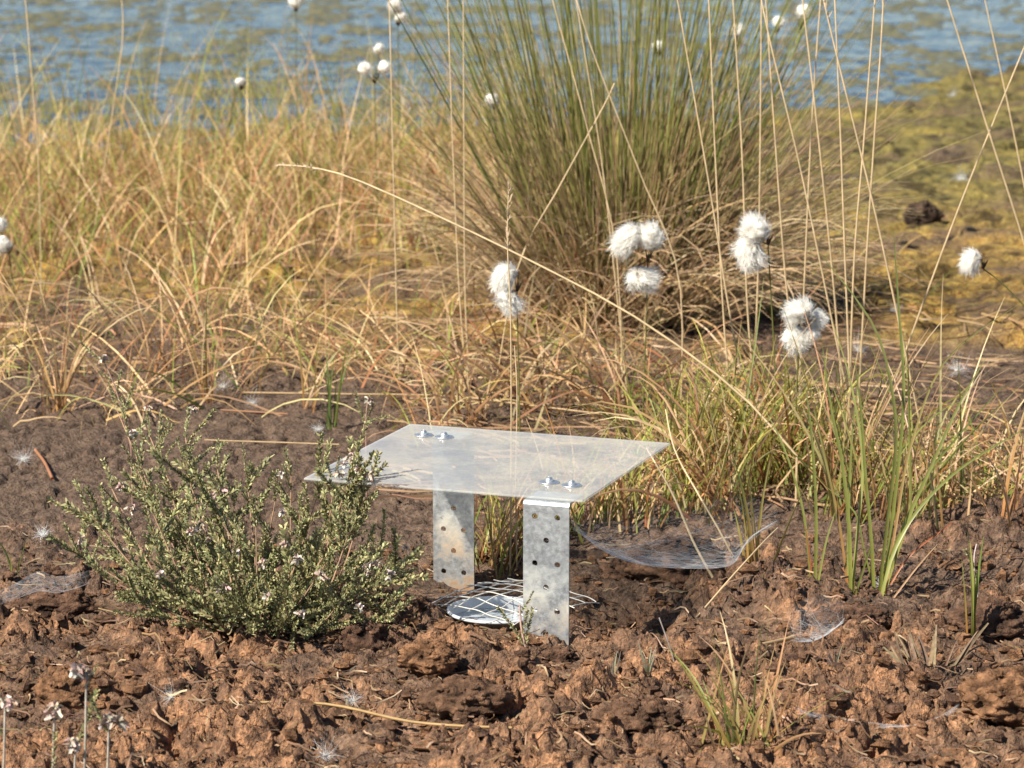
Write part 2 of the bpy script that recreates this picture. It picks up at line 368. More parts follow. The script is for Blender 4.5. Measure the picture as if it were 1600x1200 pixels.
def make_acrylic():
    m, t, p, o = mat("dusty_acrylic")
    tc = N_(t, "ShaderNodeTexCoord"); pos = tc.outputs["Object"]
    n = noise_node(t, 22, 6, 0.65, pos); n2 = noise_node(t, 240, 3, 0.6, pos)
    dust_sheen = ramp(t, n.outputs["Fac"], [(0.35, (0.86, 0.88, 0.90)), (0.55, (0.90, 0.89, 0.83)), (0.72, (0.78, 0.73, 0.62))])  # thin real dust, made denser and paler to paint in the milky sky reflection
    tl = N_(t, "ShaderNodeBsdfTranslucent"); t.links.new(dust_sheen.outputs[0], tl.inputs[0])
    df = N_(t, "ShaderNodeBsdfDiffuse"); t.links.new(dust_sheen.outputs[0], df.inputs[0])
    a = N_(t, "ShaderNodeMixShader"); a.inputs[0].default_value = 0.58; t.links.new(df.outputs[0], a.inputs[1]); t.links.new(tl.outputs[0], a.inputs[2])
    tr = N_(t, "ShaderNodeBsdfTransparent"); tr.inputs[0].default_value = (0.97, 0.98, 0.98, 1)
    gl = N_(t, "ShaderNodeBsdfGlossy"); gl.inputs["Roughness"].default_value = 0.16
    fr_ = N_(t, "ShaderNodeFresnel"); fr_.inputs[0].default_value = 1.49
    gg = N_(t, "ShaderNodeNewGeometry"); fb = N_(t, "ShaderNodeMath", operation='SUBTRACT'); fb.inputs[0].default_value = 1.0; t.links.new(gg.outputs["Backfacing"], fb.inputs[1])
    ff = N_(t, "ShaderNodeMath", operation='MULTIPLY'); t.links.new(fr_.outputs[0], ff.inputs[0]); t.links.new(fb.outputs[0], ff.inputs[1])
    cl = N_(t, "ShaderNodeMixShader"); t.links.new(ff.outputs[0], cl.inputs[0]); t.links.new(tr.outputs[0], cl.inputs[1]); t.links.new(gl.outputs[0], cl.inputs[2])
    ad = N_(t, "ShaderNodeMath", operation='MULTIPLY_ADD'); t.links.new(n2.outputs["Fac"], ad.inputs[0]); ad.inputs[1].default_value = 0.3; t.links.new(n.outputs["Fac"], ad.inputs[2])
    f = ramp(t, ad.outputs[0], [(0.42, (0.34,)*3), (0.62, (0.46,)*3), (0.85, (0.68,)*3)])
    sz = N_(t, "ShaderNodeSeparateXYZ"); t.links.new(pos, sz.inputs[0]); up = N_(t, "ShaderNodeMath", operation='GREATER_THAN'); t.links.new(sz.outputs[2], up.inputs[0]); up.inputs[1].default_value = CAM_H-0.571+0.0015
    lay = N_(t, "ShaderNodeMath", operation='MULTIPLY_ADD'); t.links.new(up.outputs[0], lay.inputs[0]); lay.inputs[1].default_value = 0.92; lay.inputs[2].default_value = 0.08
    fm = N_(t, "ShaderNodeMath", operation='MULTIPLY'); t.links.new(f.outputs[0], fm.inputs[0]); t.links.new(lay.outputs[0], fm.inputs[1])
    mx = N_(t, "ShaderNodeMixShader"); t.links.new(fm.outputs[0], mx.inputs[0]); t.links.new(cl.outputs[0], mx.inputs[1]); t.links.new(a.outputs[0], mx.inputs[2])
    t.nodes.remove(p)
    t.links.new(mx.outputs[0], o.inputs["Surface"]); return m
M_ACRYL = make_acrylic()
def make_web():
    m, t, p, o = mat("spider_silk")
    tc = N_(t, "ShaderNodeTexCoord"); mp = N_(t, "ShaderNodeMapping"); t.links.new(tc.outputs["Object"], mp.inputs[0]); mp.inputs["Scale"].default_value = (1, 3, 3)
    n = noise_node(t, 60, 6, 0.7, mp.outputs[0])
    d = N_(t, "ShaderNodeBsdfDiffuse"); d.inputs[0].default_value = (0.75, 0.76, 0.78, 1)
    tl = N_(t, "ShaderNodeBsdfTranslucent"); tl.inputs[0].default_value = (0.75, 0.76, 0.78, 1)
    a = N_(t, "ShaderNodeMixShader"); t.links.new(d.outputs[0], a.inputs[1]); t.links.new(tl.outputs[0], a.inputs[2])
    tr = N_(t, "ShaderNodeBsdfTransparent")
    ml = N_(t, "ShaderNodeMath", operation='MULTIPLY'); r = ramp(t, n.outputs["Fac"], [(0.32, (0.25,)*3), (0.7, (1.0,)*3)])
    t.links.new(r.outputs[0], ml.inputs[0]); t.links.new(attr(t, "Col", "Fac"), ml.inputs[1])
    mx = N_(t, "ShaderNodeMixShader"); t.links.new(ml.outputs[0], mx.inputs[0]); t.links.new(tr.outputs[0], mx.inputs[1]); t.links.new(a.outputs[0], mx.inputs[2])
    t.links.new(mx.outputs[0], o.inputs["Surface"]); return m
M_WEB = make_web()

# ================================================================== SETTING
def fan_rows(y0, y1, s0, ynear, pw=2.2):
    ys = [y0]
    while ys[-1] < y1:
        y = ys[-1]; ys.append(y + (s0 if y < ynear else s0*(y/ynear)**pw))
    return np.array(ys)
ys = fan_rows(1.74, 13.5, 0.0022, 2.85, 2.5)
fine = np.arange(-0.205, 0.2051, 0.00088)
tx = np.concatenate([-np.geomspace(1.3, 0.209, 34), fine, np.geomspace(0.209, 1.3, 34)])
Yg, Tg = np.meshgrid(ys, tx, indexing='ij'); Xg = Yg*Tg
Zg = height(Xg.ravel(), Yg.ravel()).reshape(Xg.shape)
R = rough_mask(Xg, Yg); M = moss_mask(Xg, Yg)*(1-R)
olive = sstep(4.3, 5.6, Yg + 0.9*fbm(Xg*2, Yg*1.5, 3, 71))*sstep(-0.2, 0.5, Xg)
jx = R*0.006*fbm(Xg.ravel()*60, Yg.ravel()*60, 2, 81).reshape(Xg.shape)
jy = R*0.006*fbm(Xg.ravel()*60+40, Yg.ravel()*60, 2, 82).reshape(Xg.shape)
b = Buf(); nr, nc = Xg.shape
idx = np.arange(nr*nc).reshape(nr, nc)
F = np.stack([idx[:-1, :-1], idx[:-1, 1:], idx[1:, 1:], idx[1:, :-1]], -1).reshape(-1, 4)
b.add(np.stack([Xg+jx, Yg+jy, Zg], -1), F, np.stack([R, M, olive], -1).reshape(-1, 3))
tag(b.build("ground", M_GROUND), kind="structure")
# land around and behind, and beyond the pond
b = Buf()
b.add([[-300, -300, -0.5], [300, -300, -0.5], [300, 400, -0.5], [-300, 400, -0.5]], [[0, 1, 2, 3]], (0.6, 0, 0))
tag(b.build("terrain", M_GROUND), kind="structure")
yw = fan_rows(5.0, 22, 0.016, 6.0, 1.7); tw = np.concatenate([-np.geomspace(4, 0.27, 20), np.linspace(-0.265, 0.265, 420), np.geomspace(0.27, 4, 20)])
Yw, Tw = np.meshgrid(yw, tw, indexing='ij'); Xw = Yw*Tw
zw = WATER_Z + (0.0045*fbm(Xw.ravel()*6+1.5*Yw.ravel(), Yw.ravel()*9, 2, 111) + 0.0022*pnoise(Xw.ravel()*15, Yw.ravel()*19-Xw.ravel()*4, 113)).reshape(Xw.shape)
b = Buf(); nr, nc = Xw.shape; idx = np.arange(nr*nc).reshape(nr, nc)
b.add(np.stack([Xw, Yw, zw], -1), np.stack([idx[:-1, :-1], idx[:-1, 1:], idx[1:, 1:], idx[1:, :-1]], -1).reshape(-1, 4), (0, 0, 0))
k0 = b.n; b.add([[-300, 21.9, WATER_Z-0.01], [300, 21.9, WATER_Z-0.01], [300, 400, WATER_Z-0.01], [-300, 400, WATER_Z-0.01]], [[0, 1, 2, 3]], (0, 0, 0))
tag(b.build("water", M_WATER), kind="structure")
# floating algae: an uneven sheet that breaks the surface in patches
ya = fan_rows(5.4, 14, 0.014, 6.0, 1.6); ta = np.linspace(-0.3, 0.3, 420)
Ya, Ta = np.meshgrid(ya, ta, indexing='ij'); Xa = Ya*Ta
n = fbm(Xa.ravel()*6.0, Ya.ravel()*3.0, 5, 91).reshape(Xa.shape) + 0.9*fbm(Xa.ravel()*26, Ya.ravel()*11, 3, 95).reshape(Xa.shape)
dsh = Ya - shore(Xa)
bias = 0.05 - 0.10*sstep(0.2, 1.0, dsh) + 0.08*sstep(-0.1, -0.6, Xa)*(1-sstep(1.0, 2.4, dsh)) + 0.04*sstep(1.8, 3.0, dsh)
za = WATER_Z + 0.018*(n + bias) - 0.0015
b = Buf(); nr, nc = Xa.shape; idx = np.arange(nr*nc).reshape(nr, nc)
F = np.stack([idx[:-1, :-1], idx[:-1, 1:], idx[1:, 1:], idx[1:, :-1]], -1).reshape(-1, 4)
b.add(np.stack([Xa, Ya, np.minimum(za, WATER_Z+0.010+0.006*n)], -1), F, (0.2, 0.17, 0.07))
tag(b.build("floating_algae", M_ALGAE), "brown green algae scum floating in patches on the blue pond", "algae", kind="stuff")

# ================================================================== TRAP COVER
PL_C = np.array([-0.017, 2.614, CAM_H-0.571]); YAW = -0.348; PW, PD, PT = 0.24, 0.234, 0.003
ROT = Matrix.Rotation(YAW, 4, 'Z')
def plate_local(px, py):
    d = ray(px, py); t = (PL_C[2]-CAM_H)/d[2]; q = np.array([0, 0, CAM_H]) + d*t - PL_C
    c, s = math.cos(-YAW), math.sin(-YAW); return np.array([q[0]*c-q[1]*s, q[0]*s+q[1]*c])
trap = empty("trap_cover", (PL_C[0], PL_C[1], 0.0), "clear dusty plastic sheet bolted on two perforated metal strips over a sunken cup", "insect trap")
trap.rotation_euler = (0, 0, YAW)
def box(b, x0, x1, y0, y1, z0, z1, c=(1, 1, 1)):
    V = [[x, y, z] for z in (z0, z1) for y in (y0, y1) for x in (x0, x1)]
    b.add(V, [[0, 2, 3, 1], [4, 5, 7, 6], [0, 1, 5, 4], [2, 6, 7, 3], [0, 4, 6, 2], [1, 3, 7, 5]], c)
zt = PL_C[2]
b = Buf(); box(b, -PW/2, PW/2, -PD/2, PD/2, zt, zt+PT)
sheet = b.build("plastic_sheet", M_ACRYL, trap, smooth=False)
bv = sheet.modifiers.new("edge", 'BEVEL'); bv.width = 0.0005; bv.segments = 1
sheet["label"] = "clear dusty plastic sheet"
def strip_mesh(name, cx, face_y, inward, zbot, holes):
    """flat strip with punched holes, a bend and a flange lying under the sheet; local coords of the trap"""
    wd, th, r = 0.0385, 0.0018, 0.003
    cu = bpy.data.curves.new("tmp", 'CURVE'); cu.dimensions = '2D'; cu.fill_mode = 'BOTH'; cu.extrude = th/2
    def loop(pts):
        sp = cu.splines.new('POLY'); sp.points.add(len(pts)-1); sp.use_cyclic_u = True
        for q, (a, c) in zip(sp.points, pts): q.co = (a, c, 0, 1)
    ztop = zt - r - 0.0004
    loop([(-wd/2, zbot), (wd/2, zbot), (wd/2, ztop), (-wd/2, ztop)])
    for hx, hz in holes: loop([(hx+0.0024*math.cos(a), hz+0.0024*math.sin(a)) for a in np.linspace(0, 2*math.pi, 17)[:-1]])
    ob = bpy.data.objects.new("tmp", cu); col.objects.link(ob)
    dg = bpy.context.evaluated_depsgraph_get(); me = bpy.data.meshes.new_from_object(ob.evaluated_get(dg))
    bpy.data.objects.remove(ob)
    co = np.zeros(len(me.vertices)*3); me.vertices.foreach_get("co", co); co = co.reshape(-1, 3)
    V0 = np.stack([cx+co[:, 0], face_y + co[:, 2]*1.0, co[:, 1]], 1)
    tri = []
    for pl in me.polygons:
        vs_ = list(pl.vertices)
        for k in range(1, len(vs_)-1): tri.append([vs_[0], vs_[k], vs_[k+1]])
    b = Buf(); b.add(V0, np.array(tri), (1, 1, 1))
    # bend + flange profile in (y, z), swept across the width
    prof = []
    for a in np.linspace(0, math.pi/2, 7): prof.append((r-r*math.cos(a), r*math.sin(a)))
    prof.append((0.034, r))
    cy = lambda off, o_: None
    outer, inner = [], []
    for i, (py_, pz_) in enumerate(prof):
        a = min(i/6, 1)*math.pi/2; nx, nz = -math.cos(a), math.sin(a)
        outer.append((py_+nx*th/2, pz_+nz*th/2)); inner.append((py_-nx*th/2, pz_-nz*th/2))
    ring = outer + inner[::-1]; n_ = len(ring)
    V = []
    for sx in (-wd/2, wd/2):
        for a_, c_ in ring: V.append([cx+sx, face_y + inward*a_, ztop + 0.0003 + min(c_, r+th/2) - th/2])
    Fq = [[i, (i+1) % n_, n_+(i+1) % n_, n_+i] for i in range(n_)]
    b.add(V, np.array(Fq), (1, 1, 1))
    m_ = len(outer); b2 = [[i, i+1, n_-2-i, n_-1-i] for i in range(m_-1)]
    b.add(V, np.array(b2 + [[n_+k for k in q][::-1] for q in b2]), (1, 1, 1))
    o = b.build(name, M_ZINC, trap, smooth=False); bpy.data.meshes.remove(me)
    return o
def hole_rows(z0, first_two, n):
    hs = []; two = first_two; z = z0
    for _ in range(n):
        hs += [(-0.0095, z), (0.0095, z)] if two else [(0, z)]
        two = not two; z -= 0.0192
    return hs
fx = plate_local(853, 784)[0]; bx_ = plate_local(702, 676)[0]
fr = strip_mesh("metal_strip", fx, -PD/2-0.0005, 1, -0.03, hole_rows(zt-0.0125, True, 7)); fr["label"] = "perforated metal strip at the near edge of the sheet"
bk = strip_mesh("metal_strip", bx_, PD/2-0.001, -1, -0.05, hole_rows(zt-0.0125, True, 8)); bk["label"] = "perforated metal strip at the far edge, rust stained low down"
def bolt_mesh():
    b = Buf(); k = 20; a = np.linspace(0, 2*math.pi, k+1)[:-1]
    prof = [(0.0, 0.0046), (0.0016, 0.0044), (0.0030, 0.0034), (0.0036, 0.0016), (0.0036, 0.0)]
    V = np.array([[r_*math.cos(t), r_*math.sin(t), z] for r_, z in prof for t in a])
    i = np.arange(k); j = (i+1) % k
    b.add(V, np.concatenate([np.stack([i+q*k, j+q*k, j+(q+1)*k, i+(q+1)*k], -1) for q in range(len(prof)-1)]), (1, 1, 1))
    box(b, -0.0022, 0.0022, -0.0005, 0.0005, 0.0040, 0.0047)
    return b.build("bolt", M_BOLT, data_only=True)
def washer_mesh():
    b = Buf(); k = 28; a = np.linspace(0, 2*math.pi, k+1)[:-1]
    prof = [(0.002, 0.0012), (0.0088, 0.0012), (0.0092, 0.0008), (0.0092, 0.0)]
    V = np.array([[r_*math.cos(t), r_*math.sin(t), z] for r_, z in prof for t in a]); i = np.arange(k); j = (i+1) % k
    b.add(V, np.concatenate([np.stack([i+q*k, j+q*k, j+(q+1)*k, i+(q+1)*k], -1) for q in range(len(prof)-1)]), (1, 1, 1))
    return b.build("washer", M_BOLT, data_only=True)
BM, WM = bolt_mesh(), washer_mesh()
for px, py in ((858, 757), (893, 762), (662, 683), (694, 686)):
    q = plate_local(px, py+3); bo = link("bolt", BM, trap, (q[0], q[1], zt+PT+0.0012)); bo.scale = (0.9, 0.9, 0.8); link("washer", WM, bo, (0, 0, -0.0012))
# ------------------------------------------------------------------ cup and wire mesh
cup = empty("sunken_cup", (CUP[0], CUP[1], 0.0), "white plastic cup of fluid sunk in the peat under the wire mesh", "cup")
def lathe(prof, k=40):
    a = np.linspace(0, 2*math.pi, k+1)[:-1]; b = Buf()
    V = np.array([[r_*math.cos(t), r_*math.sin(t), z] for r_, z in prof for t in a]); i = np.arange(k); j = (i+1) % k
    b.add(V, np.concatenate([np.stack([i+q*k, j+q*k, j+(q+1)*k, i+(q+1)*k], -1) for q in range(len(prof)-1)]), (1, 1, 1)); return b
lathe([(0.034, -0.06), (0.0385, 0.003), (0.0395, 0.005), (0.0415, 0.005), (0.042, 0.0035), (0.041, 0.002), (0.040, 0.003), (0.036, -0.06)]).build("cup_wall", M_CUP, cup)
lathe([(0.0382, -0.0045), (0.030, -0.0050), (0.015, -0.0050), (0.0001, -0.0050)]).build("fluid", M_FLUID, cup)
mesh_t = empty("wire_mesh", (0.0, 2.585, 0.0), "crumpled square of pale wire mesh lying over the sunken cup", "wire mesh")
def mesh_z(x, y):
    r2 = (x/0.075)**2 + (y/0.085)**2
    return 0.015*np.exp(-r2*1.3) + 0.002*pnoise(x*40, y*40, 101) + 0.002 - 0.004*np.clip(r2-0.7, 0, 1)
ca, sa = math.cos(0.80), math.sin(0.80)
for fam in (0, 1):
    for i in range(7):
        o_ = (i-3)*0.0165 + U(-0.0006, 0.0006); t = np.linspace(-0.053+U(-0.003, 0.002), 0.053+U(-0.002, 0.003), 26)
        u, v = (t, np.full_like(t, o_)) if fam == 0 else (np.full_like(t, o_), t)
        u = u + 0.0010*pnoise(t*45, t*0+i*3.3+fam*50, 103); v = v + 0.0010*pnoise(t*45+9, t*0+i*2.1+fam*50, 104)
        x = u*ca - v*sa; y = (u*sa + v*ca)*1.05
        g = hbase(x, y+2.585) + 0.002
        z = np.maximum(mesh_z(x, y) + (0.0006 if fam else -0.0006), np.where(np.hypot(x+0.0125, y+0.013) > 0.05, g, -1))
        b = Buf(); tubes(b, np.stack([x, y, z], -1)[None], 0.00048, (1, 1, 1), (1, 1, 1), 6); b.build("wire", M_WIRE, mesh_t)

# ================================================================== PEAT
def blob(b, c, r, sq=(1, 1, 0.75), amp=0.35, nu=14, nv=9, cols=((0.10, 0.055, 0.035), (0.30, 0.14, 0.07)), seed=0, freq=1.6, octv=3):
    th = np.linspace(0, 2*math.pi, nu+1)[:-1]; ph = np.linspace(0.06, math.pi-0.06, nv)
    T, Pp = np.meshgrid(th, ph, indexing='xy')
    d = np.stack([np.sin(Pp)*np.cos(T), np.sin(Pp)*np.sin(T), np.cos(Pp)], -1)
    n = 0; a_ = 1.0; q = d*freq
    for k in range(octv):
        q2 = q*2.0**k + seed*3.7 + k*11.3
        n = n + a_*(pnoise(q2[..., 0], q2[..., 1]+q2[..., 2]*0.31, 7+k) + pnoise(q2[..., 1]+5, q2[..., 2]+q2[..., 0]*0.29, 17+k) + pnoise(q2[..., 2]+9, q2[..., 0]-q2[..., 1]*0.33, 27+k))*0.6; a_ *= 0.62
    V = np.asarray(c) + d*np.asarray(sq)*r*(1+amp*n)[..., None]
    i = np.arange(nu); j = (i+1) % nu
    F = np.concatenate([np.stack([i+q*nu, i+(q+1)*nu, j+(q+1)*nu, j+q*nu], -1) for q in range(nv-1)])
    k = np.clip(0.5+0.7*n, 0, 1)[..., None]; C = np.asarray(cols[0])*(1-k) + np.asarray(cols[1])*k
    b.add(V.reshape(-1, 3), F, C.reshape(-1, 3))
DK = ((0.055, 0.033, 0.024), (0.17, 0.095, 0.06)); OR = ((0.10, 0.055, 0.033), (0.30, 0.155, 0.08)); MD = ((0.065, 0.04, 0.027), (0.20, 0.11, 0.066))
# loose crumbs, too many to count
b = Buf()
cx_, cy_ = groundv(U(-60, 1660, 4200), U(860, 1240, 4200)); cz_ = height(cx_, cy_)
for gx, gy, gzz in zip(cx_, cy_, cz_):
    if math.hypot(gx-CUP[0], gy-CUP[1]) < 0.062: continue
    r = 0.0010*math.exp(U(0, 1)**2*1.9); c = OR if U(0, 1) < 0.5 else (MD if U(0, 1) < 0.6 else DK)
    blob(b, (gx, gy, gzz+r*0.3), r, (U(.6, 1.7), U(.6, 1.7), U(.5, .9)), 0.6, 7, 5, c, U(0, 99))
tag(b.build("peat_crumbs", M_PEATC, smooth=False), "loose reddish brown peat crumbs strewn over the near bare ground", "peat", kind="stuff")
def clod(px, py, r, label, cols=MD, sq=(1.2, 1, 0.8), sink=0.55, name="peat_clod"):
    g = gpt(px, py); b = Buf(); s = U(0, 50)
    blob(b, (0, 0, r*sq[2]*(1-sink)), r, sq, 0.20, 84, 56, cols, s, 1.9, 6)
    for k in range(40):
        a = U(0, 6.28); e = U(0.1, 1.3); d = np.array([math.cos(a)*math.cos(e)*sq[0], math.sin(a)*math.cos(e)*sq[1], math.sin(e)*sq[2]])
        blob(b, d*r*0.95+np.array([0, 0, r*sq[2]*(1-sink)]), r*U(.05, .18), (U(.7, 1.5), U(.7, 1.5), .8), 0.5, 12, 8, cols, s+k*1.7)
    o = b.build(name, M_PEATC, loc=None); o.location = g; tag(o, label, "peat clod", "clods of dug peat around the trap"); return o
clod(1060, 915, 0.030, "large brown peat clod under the cobweb, just beyond the near metal strip", MD, (1.4, 1, 0.85))
clod(985, 900, 0.020, "small dark peat clod between the near metal strip and the cobwebbed clod", DK)
clod(570, 1010, 0.020, "fibrous dark peat clod at the foot of the heather bush", DK, (1.1, 0.9, 1.1))
clod(245, 1075, 0.024, "rough brown peat clod below the heather with a black shadow beside it", MD, (1.5, 1, .85))
clod(105, 1105, 0.021, "round pale orange peat clod in the near corner beside dried flower stalks", OR, (1.1, 1, .9))
clod(725, 1130, 0.023, "broad dark red peat clod at the bottom edge, under a lying straw", MD, (1.4, 1, .7))
clod(670, 1055, 0.017, "orange crumbly peat clod in front of the sunken cup", OR, (1.3, 1, .8))
clod(75, 960, 0.024, "dark layered peat clod beside the cobweb at the edge of the picture", DK, (1.5, 1, .6))
clod(1330, 985, 0.020, "dark peat clod in front of the tall green sedge blades", DK, (1.6, 1, .6))
clod(1545, 985, 0.024, "dark brown peat clod beyond the lone green shoot", DK, (1.3, 1, .8))
clod(1575, 1130, 0.026, "orange brown peat clod in the near corner by the lower cobweb", OR, (1.3, 1, .8))
clod(1000, 1150, 0.022, "brown peat clod beside the small yellowing grass tuft at the bottom", MD, (1.4, 1, .7))
clod(870, 1035, 0.012, "dark crumbly peat clod at the foot of the near metal strip", DK, (1.4, 1, .8))
for px, py, r, l in ((1440, 360, 0.024, "black peat lump standing up from the mossy bank"),):
    clod(px, py, r, l, ((0.03, 0.02, 0.015), (0.10, 0.065, 0.045)), (1.2, 1, 0.5 if "flat" in l else 0.9), 0.35)
# fibrous tuft of old roots on the near right
def fibre_tuft(px, py, n, ln, w_, label, spread=0.5):
    g = gpt(px, py); t = empty("root_tuft", g, label, "peat fibre", "old fibrous roots in the peat")
    for k in range(n):
        f = (k/(n-1)-0.5) if n > 1 else 0
        P = grow(np.array([[f*0.01, U(-.004, .004), -0.004]]), [math.pi/2-f*2.5+U(-.2, .2)], [0.35+abs(f)*spread+U(-.2, .5)], [0.4+U(-.3, .3)], [ln*U(.7, 1.1)], 7)
        P[0, :, 0] = f*0.030 + rng.normal()*0.003 + P[0, :, 0]*0.35 + (f*0.5+rng.normal()*0.15)*np.linspace(0, 1, 7)*ln
        P[0, :, 2] = np.maximum(P[0, :, 2], 0.002)
        b = Buf(); ribbons(b, P, taper(np.array([w_*U(.6, 1.3)]), 7, 0.35), pick([(0.12, 0.075, 0.045), (0.17, 0.11, 0.065)], 1), pick([(0.17, 0.115, 0.07)], 1), fold=0.3, face=0.7)
        b.build("fibre", M_WOOD, t)
fibre_tuft(1450, 1065, 30, 0.040, 0.0015, "fan of flat pale brown root fibres below the lone green shoot")
# litter
def litter(name, label, n, box_, ln, wd, cols, lift=0.004):
    b = Buf(); P = []
    gx, gy = groundv(U(box_[0], box_[2], n), U(box_[1], box_[3], n))
    for q in range(n):
        a = U(0, 6.28); L = U(*ln); t = np.linspace(-.5, .5, 5); cx = U(-.25, .25)*L
        x = gx[q]+math.cos(a)*t*L - math.sin(a)*cx*(4*t*t-1); y = gy[q]+math.sin(a)*t*L + math.cos(a)*cx*(4*t*t-1)
        P.append(np.stack([x, y, x*0], -1))
    P = np.array(P); P[..., 2] = height(P[..., 0].ravel(), P[..., 1].ravel()).reshape(P.shape[:2]) + lift*0.5 + lift*U(0, 1, (n, 1))
    P[..., 2] = 0.4*P[..., 2] + 0.6*P[..., 2].max(1, keepdims=True)
    ribbons(b, P, np.broadcast_to(U(wd[0], wd[1], (n, 1)), (n, 5)), pick(cols, n), pick(cols, n))
    return tag(b.build(name, M_STRAW), label, "litter", kind="stuff")
litter("plant_litter", "short broken straw and root bits scattered over the near peat", 1700, (-40, 840, 1640, 1230), (0.005, 0.028), (0.0002, 0.0008), [(0.36, 0.22, 0.12), (0.22, 0.13, 0.08), (0.5, 0.36, 0.22), (0.14, 0.085, 0.055)])
litter("dead_grass_litter", "flattened dead straw lying on the dark peat behind the trap", 650, (620, 520, 1640, 800), (0.04, 0.13), (0.0006, 0.0012), [(0.50, 0.34, 0.19), (0.42, 0.28, 0.15), (0.33, 0.2, 0.11)], 0.008)
litter("dead_grass_litter", "flattened dead straw under the dry grass by the pond", 520, (-60, 330, 900, 600), (0.03, 0.10), (0.0006, 0.0013), [(0.50, 0.34, 0.19), (0.44, 0.27, 0.14), (0.33, 0.2, 0.11)], 0.010)

# ================================================================== GRASSES
STRAW = [(0.58, 0.41, 0.22), (0.52, 0.35, 0.18), (0.46, 0.29, 0.15), (0.60, 0.45, 0.27)]
PALE = [(0.62, 0.44, 0.22), (0.58, 0.38, 0.18), (0.54, 0.37, 0.20), (0.68, 0.51, 0.29), (0.47, 0.29, 0.14)]
RUST = [(0.42, 0.22, 0.10), (0.34, 0.15, 0.07), (0.46, 0.28, 0.14)]
GREENS = [(0.20, 0.24, 0.055), (0.26, 0.29, 0.07), (0.16, 0.20, 0.05), (0.31, 0.31, 0.085)]
REDB = [(0.32, 0.13, 0.05), (0.25, 0.12, 0.05), (0.4, 0.2, 0.07)]
def mass(name, label, pts, n, ln, lean, bend, wd, cols, tipc=None, green=0.2, cat="grass", spread=0.05, tub=False, wts=None, parent=None, S=7):
    c = np.asarray(pts, float)[rng.integers(0, len(pts), n)]
    xy = c[:, :2] + rng.normal(size=(n, 2))*spread
    base = np.stack([xy[:, 0], xy[:, 1], hbase(xy[:, 0], xy[:, 1])-0.004], -1)
    P = settle(grow(base, U(0, 2*math.pi, n), U(*lean, n), U(*bend, n)*np.where(rng.random(n) < 0.75, 1, 1.6), U(*ln, n), S, 1.6, 0.35))
    C0 = pick(cols, n, wts=wts); C1 = C0*np.array([1.15, 1.12, 1.05])
    gsel = rng.random(n) < green; C0[gsel] = pick(GREENS, gsel.sum()); C1[gsel] = C0[gsel]*np.array([1.5, 1.2, 1.0])
    b = Buf(); ribbons(b, P, taper(U(*wd, n), S, 0.15), np.clip(C0, 0, 1), np.clip(C1, 0, 1))
    o = b.build(name, M_STRAW, parent)
    return tag(o, label, cat, kind="stuff") if parent is None else tag(o, kind="stuff")
# band of dry grass between the moss and the pond on the left
def region(n, px0, px1, y0, y1, cond=lambda x, y: True):
    out = []
    while len(out) < n:
        Y = U(y0, y1); px = U(px0, px1); x = (px-800)/FPX*Y*1.02
        if cond(x, Y): out.append((x, Y))
    return out
band = region(190, -260, 790, 4.05, 5.75, lambda x, y: rng.random() < 0.06+0.94*sstep(4.3, 4.85, y+0.4*pnoise(np.float64(x*4), np.float64(y*2), 5)))
mass("dry_grass", "dense straw coloured grass filling the bank before the pond", band, 4300, (0.06, 0.22), (0.05, 0.65), (0.2, 1.5), (0.0007, 0.0016), PALE+RUST, green=0.26, spread=0.05)
shoreg = region(60, -260, 900, 5.0, 6.2)
mass("shore_grass", "green and straw grass standing along the edge of the pond", shoreg, 1100, (0.12, 0.34), (0.02, 0.4), (0.05, 0.8), (0.0008, 0.0015), PALE, green=0.6, spread=0.06)
front = region(34, -60, 760, 3.5, 4.2)
mass("sparse_dry_grass", "thin scattered dry blades over the yellow moss", front, 340, (0.05, 0.17), (0.1, 0.7), (0.3, 1.6), (0.0007, 0.0014), PALE+RUST, green=0.22, spread=0.05)
mass("tangled_straw", "low tangled bleached straw at the near edge of the dry grass", region(50, -80, 720, 3.4, 4.0), 330, (0.06, 0.18), (0.5, 1.2), (0.4, 1.8), (0.0007, 0.0014), PALE, green=0.08, spread=0.05)
mass("sparse_dry_grass", "thin scattered dry blades over peat behind the trap", region(26, 620, 1180, 3.25, 3.8), 260, (0.06, 0.17), (0.4, 1.0), (0.4, 1.8), (0.0008, 0.0015), STRAW+RUST, green=0.15, spread=0.045)
mass("moor_grass", "mixed green and straw grass crowding the peat beside the trap", [ground(p, q)[:2] for p, q in ((1070, 745), (1110, 760), (1150, 745), (1190, 760), (1230, 760), (1090, 715), (1140, 700), (1200, 710), (1265, 735), (1310, 760))],
     760, (0.05, 0.15), (0.05, 0.6), (0.1, 1.5), (0.0009, 0.0017), STRAW+REDB, green=0.55, spread=0.030)
mass("moor_grass", "mixed straw and green grass at the edge beyond the sedge clump", [ground(p, q)[:2] for p, q in ((1460, 790), (1520, 770), (1580, 780), (1620, 800), (1420, 760), (1560, 740), (1380, 760))],
     380, (0.04, 0.13), (0.2, 0.9), (0.2, 1.8), (0.0009, 0.0016), STRAW+STRAW+REDB, green=0.35, spread=0.035)
mass("moor_grass", "short straw and green grass in the hollow behind the trap cover", [ground(p, q)[:2] for p, q in ((770, 880), (800, 850), (860, 830), (920, 810), (960, 815), (1010, 820), (1060, 810), (1110, 815))],
     360, (0.05, 0.13), (0.05, 0.6), (0.1, 1.2), (0.0008, 0.0014), STRAW+REDB, green=0.4, spread=0.014)
